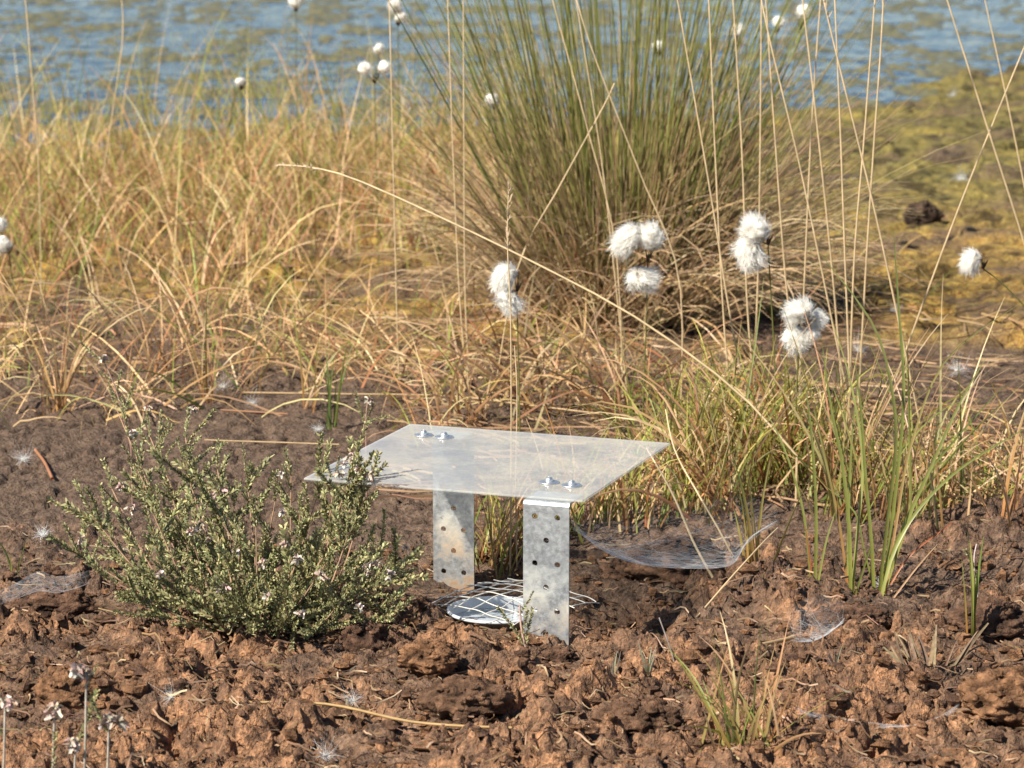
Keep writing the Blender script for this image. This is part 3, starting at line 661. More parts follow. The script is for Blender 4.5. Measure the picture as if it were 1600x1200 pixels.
mass("tangled_straw", "matted dead straw and green blades on the shaded side of the big tussock", [ground(p, q)[:2] for p, q in ((1130, 500), (1180, 480), (1230, 470), (1270, 450), (1160, 450), (1220, 430), (1260, 410), (1290, 480))],
     420, (0.05, 0.16), (0.4, 1.2), (0.3, 1.6), (0.0007, 0.0014), PALE, green=0.25, spread=0.05)
# big tussock
TC = ground(968, 503)
tus = empty("rush_tussock", (TC[0], TC[1], float(hbase(TC[0], TC[1]))), "huge tussock of thin green rush stems with a straw skirt by the pond", "tussock")
def tussock_part(name, n, rad, ln, lean_k, bend, wd, c0, c1, kind=True, S=8, az_bias=None, lean0=0.0):
    a = U(0, 2*math.pi, n); r = rad*np.sqrt(rng.random(n)); az = a + 0.35*rng.normal(size=n)
    if az_bias is not None: az = np.where(rng.random(n) < az_bias[1], az_bias[0]+0.7*rng.normal(size=n), az)
    base = np.stack([r*np.cos(a)*1.15, r*np.sin(a), np.zeros(n)], -1)
    lean = lean0 + lean_k*(r/rad)*np.abs(1+0.35*rng.normal(size=n))
    P = grow(base, az, lean, U(*bend, n), U(*ln, n), S, 1.8, 0.25)
    gl = hbase(P[..., 0]+TC[0], P[..., 1]+TC[1]) - tus.location.z + 0.01*rng.random((n, 1)); P[..., 2] = np.maximum(P[..., 2], gl)
    return P, taper(U(*wd, n), S, 0.2, 2.5), np.clip(pick(c0, n), 0, 1), np.clip(pick(c1, n), 0, 1)
SK = [(0.50, 0.37, 0.21), (0.58, 0.44, 0.26), (0.42, 0.29, 0.16)]
b = Buf()
P, W_, a0, a1 = tussock_part("g", 600, 0.080, (0.20, 0.56), 0.43, (0.0, 0.5), (0.0006, 0.0011), [(0.40, 0.29, 0.13), (0.32, 0.27, 0.09), (0.36, 0.32, 0.11)], [(0.30, 0.32, 0.085), (0.24, 0.28, 0.07), (0.36, 0.36, 0.11), (0.42, 0.40, 0.14)]+[(0.44, 0.40, 0.16), (0.52, 0.40, 0.20), (0.36, 0.36, 0.12), (0.55, 0.43, 0.24)])
tubes(b, P, W_, a0, a1, 3, 0.7)
tag(b.build("stem_mass", M_GREEN, tus), kind="stuff")
b = Buf()
P, W_, a0, a1 = tussock_part("d", 620, 0.095, (0.16, 0.46), 0.58, (0.05, 0.9), (0.0006, 0.0011), SK, SK+STRAW, lean0=0.1)
tubes(b, P, W_, a0, a1, 3)
P, W_, a0, a1 = tussock_part("k", 1200, 0.13, (0.14, 0.34), 0.5, (0.9, 2.2), (0.0006, 0.0012), SK, SK+STRAW, lean0=0.3, az_bias=(-0.35, 0.5))
ribbons(b, P, W_, a0, a1)
tag(b.build("dead_skirt", M_STRAW, tus), kind="stuff")
P, W_, a0, a1 = tussock_part("s", 110, 0.080, (0.42, 0.72), 0.36, (0.0, 0.25), (0.0009, 0.0014), [(0.16, 0.15, 0.04)], GREENS+[(0.30, 0.30, 0.09)])
for k in range(len(P)):
    b = Buf(); tubes(b, P[k:k+1], W_[k:k+1], a0[k], a1[k], 4, 0.7); b.build("stem", M_GREEN, tus)
# second, smaller green rush clump on the left shore
def blade_thing(name, label, cat, px, py, n, ln, lean, bend, wd, base_c, tip_c, spread=0.006, group=None, fold=0.35, az=None, S=9, mat_=None, p=0.8, pw=1.6):
    g = gpt(px, py); t = empty(name, g, label, cat, group)
    for k in range(n):
        a = U(0, 2*math.pi) if az is None else az[0]+az[1]*rng.normal()
        ba = np.array([[rng.normal()*spread, rng.normal()*spread, -0.006]])
        P = grow(ba, [a], [U(*lean)], [U(*bend)], [U(*ln)], S, pw, 0.2)
        gl = hbase(P[..., 0]+g[0], P[..., 1]+g[1]) - g[2] + 0.003; P[:, 1:, 2] = np.maximum(P[:, 1:, 2], gl[:, 1:])
        b = Buf(); ribbons(b, P, taper(np.array([U(*wd)]), S, 0.1, 2.2), np.clip(pick(base_c, 1), 0, 1), np.clip(pick(tip_c, 1), 0, 1), p, fold)
        b.build("blade", mat_ or M_GREEN, t)
    return t
GT = "grass and sedge tufts"
DRY = dict(base_c=REDB, tip_c=STRAW, mat_=M_STRAW, group=GT)
blade_thing("grass_tuft", "dry tuft with drooping straw blades and a rust red base, left edge behind the heather", "grass tuft", 90, 645, 22, (0.10, 0.24), (0.05, 0.6), (0.6, 2.2), (0.0009, 0.0016), spread=0.008, **DRY)
blade_thing("grass_tuft", "straw tuft with arching blades behind the top of the heather", "grass tuft", 250, 590, 20, (0.12, 0.24), (0.1, 0.7), (0.5, 2.0), (0.0009, 0.0016), spread=0.012, **DRY)
blade_thing("grass_tuft", "thin green and straw tuft behind the heather, next to a white seed puff", "grass tuft", 325, 625, 12, (0.10, 0.22), (0.02, 0.5), (0.2, 1.4), (0.0008, 0.0014), REDB, GREENS+STRAW, group=GT)
blade_thing("grass_tuft", "sparse brown tuft alone on dark peat beyond the sheet's far corner", "grass tuft", 480, 640, 9, (0.05, 0.13), (0.1, 0.6), (0.1, 0.8), (0.0008, 0.0013), REDB, STRAW+GREENS, group=GT)
blade_thing("grass_tuft", "small upright fresh green tuft alone on dark peat behind the plastic sheet", "grass tuft", 517, 670, 11, (0.04, 0.11), (0.02, 0.35), (0.05, 0.4), (0.0010, 0.0016), [(0.10, 0.13, 0.03)], GREENS, spread=0.003, group=GT)
blade_thing("grass_tuft", "dead straw tuft flopping over peat just behind the sheet's far edge", "grass tuft", 730, 668, 20, (0.08, 0.20), (0.1, 0.9), (0.5, 2.2), (0.0009, 0.0016), spread=0.015, **DRY)
blade_thing("grass_tuft", "dead straw tuft at the foot of the cotton grass behind the sheet", "grass tuft", 850, 640, 24, (0.10, 0.24), (0.2, 0.9), (0.5, 2.2), (0.0010, 0.0018), spread=0.02, **DRY)
blade_thing("grass_tuft", "straw tuft with curled blades behind the sheet's right corner", "grass tuft", 960, 650, 24, (0.10, 0.24), (0.1, 0.9), (0.4, 2.4), (0.0010, 0.0018), spread=0.02, **DRY)
blade_thing("grass_tuft", "green tuft with red sheaths beside the sheet's right corner", "grass tuft", 1075, 765, 24, (0.09, 0.18), (0.03, 0.45), (0.1, 0.8), (0.0013, 0.0022), REDB, GREENS, spread=0.012, group=GT)
blade_thing("grass_tuft", "green tuft below the triple cotton grass head", "grass tuft", 1215, 745, 24, (0.09, 0.17), (0.03, 0.45), (0.1, 0.8), (0.0013, 0.0022), REDB, GREENS, spread=0.015, group=GT)
blade_thing("grass_tuft", "tuft of curling straw blades looping over the cobweb", "grass tuft", 1150, 815, 14, (0.14, 0.24), (0.3, 0.9), (1.2, 2.6), (0.0011, 0.0017), spread=0.02, az=(2.8, 0.6), **DRY)
blade_thing("grass_tuft", "short upright tuft with orange red bases right of the cobweb", "grass tuft", 1185, 915, 11, (0.05, 0.13), (0.02, 0.35), (0.05, 0.4), (0.0012, 0.0020), [(0.45, 0.2, 0.07)], GREENS, spread=0.006, group=GT)
blade_thing("grass_tuft", "dry reddish tuft at the right edge behind the lone shoot", "grass tuft", 1585, 845, 14, (0.08, 0.20), (0.1, 0.8), (0.2, 1.4), (0.0010, 0.0018), spread=0.012, **DRY)
blade_thing("grass_tuft", "small spreading tuft of yellow green and brown blades at the bottom edge", "grass tuft", 1165, 1180, 44, (0.05, 0.115), (0.1, 0.85), (0.05, 0.9), (0.0008, 0.0015), [(0.40, 0.2, 0.07), (0.2, 0.18, 0.04), (0.12, 0.14, 0.03)], STRAW+GREENS+[(0.3, 0.28, 0.07), (0.42, 0.26, 0.12)], spread=0.014, group=GT)
blade_thing("grass_shoot", "lone upright green shoot with orange base, far right of the bare peat", "grass shoot", 1515, 1003, 5, (0.06, 0.10), (0.01, 0.10), (0.0, 0.2), (0.0016, 0.0024), [(0.42, 0.2, 0.05), (0.22, 0.25, 0.06)], GREENS, spread=0.0022)
blade_thing("grass_shoot", "pair of tiny green blades at the left edge beside the cobweb", "grass shoot", 20, 905, 3, (0.025, 0.05), (0.1, 0.5), (0.3, 1.2), (0.0010, 0.0015), GREENS, GREENS, spread=0.003)
# sedge clump with broad blades: three shoots close together, blades traced one by one
def px_path(pts, Y0, Y1=None):
    Y1 = Y0 if Y1 is None else Y1
    return np.array([at_depth(a, c, Y0+(Y1-Y0)*k/(len(pts)-1)) for k, (a, c) in enumerate(pts)])
def traced(name, label, cat, paths, group=None):
    base = ground(*paths[0][0][0]); Yb = base[1]; t = empty(name, (base[0], base[1], gz(base[0], base[1])), label, cat, group)
    for pts, wd, c0, c1, dy in paths:
        Y = ground(*pts[0])[1]
        P = spline(px_path(pts, Y, Y+dy), 16); P[0, 2] -= 0.006
        b = Buf(); ribbons(b, P[None]-np.array(t.location), taper(np.array([wd*0.72]), 16, 0.1, 3.0), c0, c1, 0.6, 0.25, 1.0); b.build("blade", M_GREEN, t)
    return t
g1, g2, g3 = (0.19, 0.215, 0.06), (0.25, 0.265, 0.085), (0.145, 0.18, 0.05); rb = (0.40, 0.15, 0.05); yb = (0.30, 0.30, 0.06)
traced("sedge_clump", "tall clump of broad green sedge blades rooted in the near peat, blades fanning right", "sedge", [
    ([(1375, 942), (1398, 860), (1440, 790), (1510, 725), (1610, 665)], 0.0021, yb, g1, 0.05),
    ([(1371, 935), (1400, 850), (1450, 740), (1497, 635), (1540, 560)], 0.0022, yb, g2, 0.03),
    ([(1382, 935), (1400, 820), (1425, 690), (1480, 560), (1600, 470)], 0.0016, rb, g2, 0.10),
    ([(1366, 938), (1362, 850), (1352, 740), (1345, 640), (1335, 560)], 0.0020, yb, g1, 0.00),
    ([(1372, 938), (1388, 800), (1400, 690), (1390, 590), (1360, 500), (1280, 395)], 0.0023, yb, g2, 0.02),
    ([(1378, 938), (1398, 780), (1412, 620), (1404, 480), (1396, 360)], 0.0020, yb, g3, 0.04),
    ([(1364, 930), (1358, 800), (1330, 690), (1300, 600)], 0.0017, rb, g1, 0.05),
    ([(1385, 925), (1420, 870), (1470, 830), (1490, 815)], 0.0011, rb, (0.36, 0.1, 0.04), 0.02),
    ([(1388, 945), (1430, 890), (1465, 850)], 0.0010, (0.45, 0.22, 0.1), (0.48, 0.32, 0.18), 0.02),
    ([(1368, 930), (1350, 860), (1335, 800), (1290, 760)], 0.0013, yb, g1, 0.03),
    ([(1380, 930), (1440, 760), (1490, 690), (1570, 600)], 0.0017, yb, g1, 0.08)])
traced("sedge_clump", "narrow green sedge shoot standing between two others, blades rising to the triple cotton head", "sedge", [
    ([(1329, 936), (1327, 830), (1317, 730), (1299, 640), (1285, 540)], 0.0022, yb, g1, 0.02),
    ([(1331, 936), (1340, 830), (1348, 720), (1330, 600), (1300, 500)], 0.0019, yb, g2, 0.05),
    ([(1326, 930), (1312, 820), (1290, 720), (1272, 640)], 0.0016, rb, g3, 0.04),
    ([(1334, 936), (1352, 880), (1368, 830)], 0.0013, yb, g1, 0.0),
    ([(1328, 920), (1325, 860), (1330, 700), (1345, 560)], 0.0016, yb, g1, 0.04)])
traced("sedge_clump", "leftmost thin green sedge shoot of the broad bladed row on the near peat", "sedge", [
    ([(1273, 930), (1275, 800), (1268, 680), (1258, 600)], 0.0019, yb, g1, 0.02),
    ([(1275, 930), (1290, 850), (1305, 800)], 0.0013, yb, g2, 0.0),
    ([(1271, 928), (1264, 860), (1258, 820)], 0.0011, rb, (0.35, 0.12, 0.05), 0.0),
    ([(1268, 925), (1255, 800), (1225, 700), (1195, 640)], 0.0015, yb, g1, 0.05)])
for px, py, n_, lab in ((1300, 800, 26, "fine mixed green and straw tuft just behind the leftmost sedge shoot"), (1350, 815, 26, "fine green tuft directly behind the narrow middle sedge shoot"),
                        (1415, 830, 28, "fine green and straw tuft behind the tall fanning sedge clump"), (1480, 800, 22, "loose straw tuft between the fanning sedge and the right edge"), (1160, 790, 22, "fine green tuft standing behind the cobweb's far end")):
    blade_thing("grass_tuft", lab, "grass tuft", px, py, n_, (0.08, 0.24), (0.05, 0.6), (0.1, 1.0), (0.0008, 0.0014), REDB+GREENS, GREENS+STRAW+STRAW, spread=0.014, group=GT)
# ------------------------------------------------------------------ tall pale stalks
def seed_head(b, P, n, ln, c):
    S = len(P); k = rng.integers(0, S-1, n); f = rng.random((n, 1)); q = P[k]*(1-f)+P[k+1]*f; tdir = norm(P[k+1]-P[k])
    d = norm(tdir + 0.45*rng.normal(size=(n, 3))); L = U(0.5, 1.2, (n, 1))*ln
    pp = np.stack([q, q+d*L*0.5, q+d*L], 1); ribbons(b, pp, np.array([0.0003, 0.0006, 0.0001])[None]*np.ones((n, 1)), c, c)
def stalk(pts, Y, label, dy=0.0, r=0.0009, seed=False, c0=(0.56, 0.42, 0.24), c1=(0.74, 0.58, 0.36)):
    P = spline(px_path(pts, Y, Y+dy), 18); root = P[0].copy(); root[2] = gz(root[0], root[1])
    if P[0][2] > root[2] + 0.004:                       # reach down to the ground
        P = np.concatenate([[root - np.array([0, 0, 0.005])], P])
    t = empty("straw_stalk", root, label, "grass stalk", "tall straw coloured grass stalks"); loc = np.array(t.location); S = len(P)
    b = Buf(); tubes(b, (P-loc)[None], (r*(1-0.45*np.linspace(0, 1, S)))[None], c0, c1, 6); b.build("stem", M_STRAW, t)
    if seed:
        b = Buf(); seed_head(b, (P-loc)[int(S*seed):], 60, 0.008, (0.55, 0.42, 0.27)); b.build("seed_head", M_STRAW, t)
    return t
stalk([(1245, 712), (1150, 610), (1000, 500), (850, 418), (700, 345), (560, 282), (490, 262), (435, 258)], 2.95, "long straw stalk leaning far left across the picture with a drooping seed head", 0.28, 0.0013, 0.80, (0.60, 0.46, 0.26), (0.72, 0.58, 0.36))
stalk([(797, 900), (799, 700), (798, 500), (793, 380), (795, 290)], 2.78, "upright straw stalk with a seed head rising behind the sheet past the double cotton head", 0.0, 0.0010, 0.68)
stalk([(808, 900), (806, 760), (808, 620), (804, 540)], 2.79, "short straw stalk rising close beside the seeded one behind the sheet", 0.0, 0.0009)
ST = [
    ([(1180, 690), (1142, 500), (1110, 300), (1057, -10), (1040, -90)], 3.25, "straw stalk leaning left, passing between the two tall cotton grass heads", 0),
    ([(1148, 690), (1131, 500), (1118, 250), (1107, -10), (1100, -90)], 3.3, "straw stalk passing just left of the twin cotton head at the tussock's right flank", 0),
    ([(1190, 690), (1169, 500), (1160, 250), (1145, -10), (1140, -90)], 3.35, "straw stalk rising out from behind the twin cotton head", 0),
    ([(1172, 680), (1182, 500), (1187, 300), (1190, -10), (1192, -90)], 3.4, "nearly vertical straw stalk directly above the twin cotton head", 0),
    ([(1265, 690), (1232, 480), (1210, 200), (1196, -10), (1190, -80)], 3.35, "straw stalk rising just left of the triple cotton head", 0),
    ([(1340, 690), (1300, 500), (1250, 260), (1200, 50), (1180, -60)], 3.2, "straw stalk leaning left and crossing several others above the triple cotton head", 0),
    ([(1322, 690), (1302, 440), (1275, 180), (1254, 0), (1245, -80)], 3.3, "straw stalk rising from just right of the triple cotton head", 0),
    ([(1245, 680), (1256, 460), (1268, 200), (1283, -10), (1290, -80)], 3.4, "straw stalk leaning slightly right above the triple cotton head", 0),
    ([(1333, 725), (1321, 420), (1313, 200), (1304, -10), (1300, -80)], 3.15, "leftmost of three tall straw stalks standing together against the moss", 0),
    ([(1326, 700), (1334, 420), (1350, 220), (1368, -10), (1376, -80)], 3.2, "middle of three tall straw stalks standing together against the moss", 0),
    ([(1338, 690), (1353, 420), (1366, 220), (1376, 80), (1382, -30), (1386, -60)], 3.25, "rightmost of three tall straw stalks against the moss, with a seed head", 0.72),
    ([(1455, 745), (1394, 453), (1360, 300), (1312, 105), (1287, 0), (1282, -30)], 3.1, "straw stalk leaning left with a ragged seed head over the pond", 0.72),
    ([(1375, 660), (1442, 475), (1508, 300), (1600, 75), (1640, -20)], 3.3, "straw stalk leaning far right across the mossy bank", 0),
    ([(1660, 580), (1600, 378), (1540, 190), (1480, 0), (1460, -70)], 3.3, "straw stalk crossing the far right leaning one, from the right edge", 0),
    ([(1655, 560), (1600, 287), (1570, 140), (1539, 0), (1525, -70)], 3.5, "straw stalk closest to the right edge of the picture", 0),
    ([(1062, 690), (1062, 440), (1000, 270), (926, 80), (890, -40)], 3.45, "straw stalk leaning left over the tussock, rising behind the large cotton head", 0),
    ([(975, 690), (963, 394), (915, 190), (867, 13), (850, -60)], 3.5, "straw stalk bending left over the middle of the tussock", 0),
    ([(985, 660), (966, 480), (940, 250), (905, 30), (890, -60)], 3.55, "straw stalk just left of the large cotton head in front of the tussock", 0),
    ([(775, 600), (810, 415), (875, 290), (941, 170), (960, 130)], 3.5, "straw stalk leaning right across the tussock, above the double cotton head", 0),
    ([(730, 600), (718, 460), (708, 240), (700, 13), (696, -50)], 3.6, "left one of a close pair of straw stalks at the tussock's left flank", 0),
    ([(734, 600), (727, 464), (725, 240), (724, -10), (722, -60)], 3.6, "right one of a close pair of straw stalks at the tussock's left flank", 0),
    ([(624, 610), (620, 480), (614, 240), (609, 26), (606, -30)], 3.6, "lone vertical straw stalk in front of the dry grass, left of the tussock", 0),
    ([(65, 640), (62, 300), (48, 100), (38, -20)], 4.2, "tall straw stalk near the left edge standing against the pond", 0),
    ([(110, 600), (180, 150), (192, 40), (186, -30)], 4.6, "tall blurred straw stalk between the left edge and the first cotton heads", 0),
]
for pts, Y, lab, sdh in ST: stalk(pts, Y, lab, 0.05, 0.00125 if Y < 3.45 else 0.0011, sdh)
def lying(pts, label, r=0.0009, lift=0.006, c=(0.52, 0.37, 0.2)):
    P = spline(np.array([gpt(a, c_) for a, c_ in pts]), 18); P[:, 2] = np.maximum(np.linspace(P[0, 2], P[-1, 2], 18), hbase(P[:, 0], P[:, 1])) + lift
    b = Buf(); tubes(b, (P-P[0])[None], r, c, c, 6); o = b.build("fallen_straw", M_STRAW); o.location = P[0]
    return tag(o, label, "straw", "fallen straws")
lying([(330, 1122), (500, 1142), (650, 1158), (800, 1170)], "fallen straw lying along the bottom edge over the orange peat", 0.0011, 0.012, (0.46, 0.31, 0.14))
lying([(380, 626), (520, 629), (700, 632), (830, 648), (1000, 670)], "long fallen straw lying across the dark peat behind the sheet", 0.0011, 0.006)
lying([(345, 649), (400, 650), (450, 651)], "short reddish fallen straw on peat behind the heather", 0.0011, 0.003, (0.42, 0.22, 0.12))
lying([(320, 705), (420, 710), (530, 716)], "thin fallen straw pointing at the left corner of the sheet", 0.0008, 0.012)
lying([(1155, 1043), (1200, 1026), (1240, 1010)], "short thick fallen straw pointing towards the fan of root fibres", 0.0018, 0.008, (0.55, 0.38, 0.2))
lying([(55, 710), (70, 730), (82, 755)], "stubby orange broken straw on peat left of the heather", 0.0016, 0.004, (0.42, 0.19, 0.09))
stalk([(1040, 1010), (1085, 968), (1140, 905), (1190, 850), (1215, 825)], 2.50, "straw leaning up from the near peat towards the sedge row", 0.16, 0.0010)
stalk([(1118, 910), (1085, 850), (1050, 770), (1010, 700)], 2.62, "thick straw slanting through the cobweb beside the sheet", 0.10, 0.0014)
stalk([(1160, 900), (1130, 840), (1090, 770), (1055, 705), (1040, 640)], 2.66, "pale straw slanting behind the cobweb, just right of the thick one", 0.15, 0.0011)

# ================================================================== COTTON GRASS
CEN = {}
def cotton_mesh(n=1300, rx=0.014, rz=0.013, droop=0.35, wind=(-0.35, 0, -0.1), name="cotton_head", lumps=0.15):
    """hairs fan from the attachment at the origin, sweeping round an egg shaped head centred above it"""
    b = Buf(); d = norm(rng.normal(size=(n, 3)) + np.array([0, 0, 0.45])); d[:, 2] = np.where(d[:, 2] < -0.75, -d[:, 2], d[:, 2])
    c = np.array([wind[0]*rx, wind[1]*rx, rz*0.95]); sd_ = rng.random()*50
    R_ = (0.72+0.30*rng.random((n, 1)))*(1+lumps*pnoise(d[:, 0]*1.6+sd_, d[:, 1]*1.6+d[:, 2]*1.9+sd_, 17)[:, None])
    end = c + d*np.array([rx, rx, rz])*R_; S = 6; t = np.linspace(0, 1, S)[None, :, None]
    mid = end*0.55 + np.array([0, 0, rz*0.25]) + d*rx*0.18
    sw = 0.45*np.cross(d, np.array([0.3, 1.0, 0.2])) + 0.8*rng.normal(size=(n, 3))
    tip = end + (0.15+0.5*rng.random((n, 1))**2)*rx*norm(sw)*0.8 + np.array(wind)*rx*(0.1+0.8*rng.random((n, 1))**2) + np.array([0, 0, -0.15*rx])*rng.random((n, 1)) + d*rx*0.14*rng.random((n, 1))**3
    P = 3*(1-t)**2*t*mid[:, None]*0.6 + 3*(1-t)*t*t*end[:, None] + t**3*tip[:, None]
    ribbons(b, P, np.array([0.0002, 0.00018, 0.00016, 0.00013, 0.0001, 0.00004])[None]*np.ones((n, 1)), (0.55, 0.45, 0.33), (0.95, 0.94, 0.90), 0.4)
    blob(b, c, rx*0.70, (1.05, 1, rz/rx), 0.30, 36, 24, ((0.88, 0.84, 0.75), (0.94, 0.92, 0.87)), n*0.017, 1.1, 3)
    me = b.build(name, M_COTTON, data_only=True); CEN[me.name] = Vector(c); return me
HM = [cotton_mesh(1900+k*7, *a, lumps=0.3) for k, a in enumerate([(0.0140, 0.012, 0.3, (-0.35, 0, -0.1)), (0.0125, 0.013, 0.3, (-0.25, 0, 0)), (0.0150, 0.0115, 0.3, (-0.5, 0, 0)), (0.011, 0.011, 0.3, (0.4, 0, 0))])]
HMb = [cotton_mesh(420+k, 0.013, 0.013) for k in range(2)]
def bract_mesh():
    b = Buf(); n = 7; P = grow(np.zeros((n, 3)), U(0, 6.28, n), U(.2, .7, n), U(-.3, .3, n), U(.006, .012, n), 4)
    ribbons(b, P, taper(np.full(n, 0.0013), 4), (0.05, 0.03, 0.02), (0.16, 0.10, 0.06)); return b.build("bract", M_WOOD, data_only=True)
BR = bract_mesh()
def cotton(label, stem, Y, heads, dy=0.0, r=0.0010, far=False, c0=(0.22, 0.22, 0.06), c1=(0.13, 0.13, 0.04), sc=1.0):
    """stem: pixel path root to tip at distance Y; heads: (px, py, size px, tilt about view axis, mesh)"""
    P = spline(px_path(stem, Y, Y+dy), 16); root = P[0].copy(); root[2] = gz(root[0], root[1])
    if P[0][2] > root[2]: P = np.concatenate([[root-np.array([0, 0, .004])], P])
    t = empty("cotton_grass", root, label, "cotton grass", "cotton grass stems with white seed heads"); loc = np.array(t.location); S = len(P)
    b = Buf(); tubes(b, (P-loc)[None], (r*(1-0.3*np.linspace(0, 1, S)))[None], c0, c1, 6); b.build("stem", M_GREEN, t)
    tip = P[-1]
    for k, (hx, hy, size, tilt, mi) in enumerate(heads):
        c = at_depth(hx, hy, tip[1]+U(-.006, .006)-0.004); s = 1.15*size/FPX*Y/0.028
        me = (HMb if far else HM)[mi % (2 if far else 4)]
        Rm = Matrix.Rotation(tilt, 4, 'Y') @ Matrix.Rotation(U(0, 6.28) if far else U(-.5, .5), 4, 'Z')
        off = Rm @ (CEN[me.name]*s)
        att = Vector(c) - off
        o = link("seed_head", me, t); o.matrix_local = Matrix.Translation(att - Vector(loc)) @ Rm @ Matrix.Diagonal((s, s, s, 1))
        # short stalk from the stem tip to the head
        b = Buf(); tubes(b, np.array([[tip-loc, (tip-loc)*0.5+np.array(att-Vector(loc))*0.5, np.array(att-Vector(loc))]]), r*0.55, c1, (0.12, 0.08, 0.05), 5); b.build("head_stalk", M_GREEN, t)
    o = link("bract", BR, t); o.location = tip-loc; o.scale = (Y/3.2,)*3
pi = math.pi
cotton("cotton grass with two heads bulging above and one below, at the centre of the tussock's foot", [(1003, 700), (1006, 600), (1010, 500), (1012, 408)], 3.2, [(982, 372, 46, -0.8, 2), (1017, 371, 44, 0.2, 1), (1003, 437, 46, pi+0.12, 0)])
cotton("cotton grass with two plump heads stacked and leaning left off a dark stem", [(1212, 700), (1210, 560), (1204, 450), (1200, 382)], 3.2, [(1180, 358, 48, -0.35, 1), (1170, 396, 50, -2.1, 0)])
cotton("cotton grass with three heads in a triangle, nearest to the sedge blades", [(1238, 760), (1243, 650), (1247, 560), (1250, 508)], 3.05, [(1249, 486, 44, -0.3, 0), (1276, 499, 36, 0.9, 3), (1243, 530, 46, pi+0.15, 1), (1268, 522, 30, 2.3, 3)])
cotton("cotton grass with a single round head nodding from the right edge of the picture", [(1655, 640), (1640, 540), (1600, 478), (1560, 438), (1536, 420)], 3.15, [(1516, 408, 36, -1.4, 0)])
cotton("cotton grass with two windblown heads behind the plastic sheet", [(812, 680), (811, 600), (809, 530), (808, 455)], 3.2, [(788, 432, 42, -1.2, 2), (795, 472, 40, -2.3, 0)])
far = [("pair of cotton heads side by side over the dry grass near the pond", [(592, 420), (588, 260), (585, 130)], 4.5, [(570, 107, 24, -0.6, 0), (601, 105, 24, 0.5, 1), (592, 76, 20, 0, 0)]),
       ("cotton head cut by the top edge, left of the tussock", [(628, 380), (624, 200), (622, 40)], 4.9, [(618, 8, 26, -0.3, 1), (626, 26, 22, 0.4, 0)]),
       ("lone cotton head at the top edge over open pond water", [(470, 330), (464, 160), (462, 18)], 5.3, [(461, 3, 24, 0, 0)]),
       ("small cotton head low in the grass against the pond, left part of the picture", [(385, 300), (380, 220), (377, 140)], 5.0, [(375, 128, 17, 0, 1)]),
       ("faint greyish cotton head caught at the left flank of the tussock", [(790, 480), (780, 300), (772, 170)], 4.05, [(769, 156, 26, -0.1, 0)]),
       ("small cotton head with dark base over the tussock's top right", [(1040, 420), (1032, 240), (1029, 88)], 4.5, [(1028, 72, 20, 0, 1)]),
       ("bright cotton head over the pond right of the tussock, highest of three", [(1190, 420), (1225, 200), (1250, 45)], 4.6, [(1257, 18, 27, 0.1, 0)]),
       ("ragged upright cotton head over the pond between two others", [(1196, 420), (1205, 200), (1213, 52)], 4.6, [(1217, 34, 21, 0.05, 1)]),
       ("thin wispy cotton head at the tussock's right shoulder, lowest of three", [(1140, 430), (1146, 250), (1150, 66)], 4.5, [(1153, 46, 22, 0.2, 0)]),
       ("cotton head cut off by the left edge of the picture", [(40, 560), (24, 470), (14, 395)], 3.9, [(2, 383, 34, -0.8, 0), (0, 350, 26, -0.2, 1)])]
for lab, stem, Y, heads in far: cotton(lab, stem, Y, heads, 0.0, 0.0010, True)
# seed puffs lying about
def puff_mesh(n, r):
    b = Buf(); d = norm(rng.normal(size=(n, 3))*np.array([1, 1, 0.7])+np.array([0, 0, 0.35])); L = U(.5, 1.1, (n, 1))*r
    P = np.stack([d*0, d*L*0.5+np.array([0, 0, .0006]), d*L + 0.2*L*rng.normal(size=(n, 3))], 1)
    ribbons(b, P, np.array([0.00012, 0.00009, 0.00004])[None]*np.ones((n, 1)), (0.85, 0.85, 0.82), (0.85, 0.85, 0.83)); return b.build("seed_puff", M_COTTON, data_only=True)
PF = [puff_mesh(90, 0.015), puff_mesh(130, 0.012), puff_mesh(70, 0.018)]
puffs = [(35, 720, 1.1, "starry white seed puff on peat near the left edge, left of the heather"), (68, 858, 1.0, "flattened white seed puff on red peat above the left cobweb"),
    (350, 608, 1.2, "white seed puff on peat just beyond the heather's tallest tips"), (395, 632, 1.0, "white seed puff touching the end of the long fallen straw"),
    (497, 678, 0.8, "pinkish white seed puff on bare peat off the sheet's far corner"), (1340, 555, 1.3, "white seed puff on moss behind the row of three tall stalks"),
    (1495, 590, 1.4, "feathery white seed puff at the foot of the nodding cotton grass"), (1225, 918, 1.2, "white seed tangle at the foot of the leftmost sedge shoot"),
    (268, 1112, 0.7, "tiny white seed puff in the shade of the rough brown clod"), (553, 1122, 0.9, "white seed puff on orange peat above the lying straw, left of the middle"),
    (684, 1102, 0.8, "white seed puff below the sunken cup in orange peat"), (508, 1192, 0.9, "white seed puff at the very bottom edge"),
    (1375, 930, 0.8, "white seed puff caught in the base of the tall sedge clump"), (1125, 870, 0.9, "white seed puff beside the cobwebbed clod"),
    (1490, 160, 1.3, "pale seed puff far out on the olive moss"), (1500, 298, 1.5, "pale seed puff on yellow green moss, right of the leaning stalk"), (1400, 40 + 470, 1.1, "pale seed puff on the orange moss behind the sedge tips")]
for k, (px, py, s, lab) in enumerate(puffs):
    g = gpt(px, py); o = link("seed_puff", PF[k % 3]); o.location = (g[0], g[1], g[2]+0.003); o.scale = (s,)*3; o.rotation_euler = (0, 0, U(0, 6.28)); tag(o, lab, "seed puff", "white seed puffs on the ground")

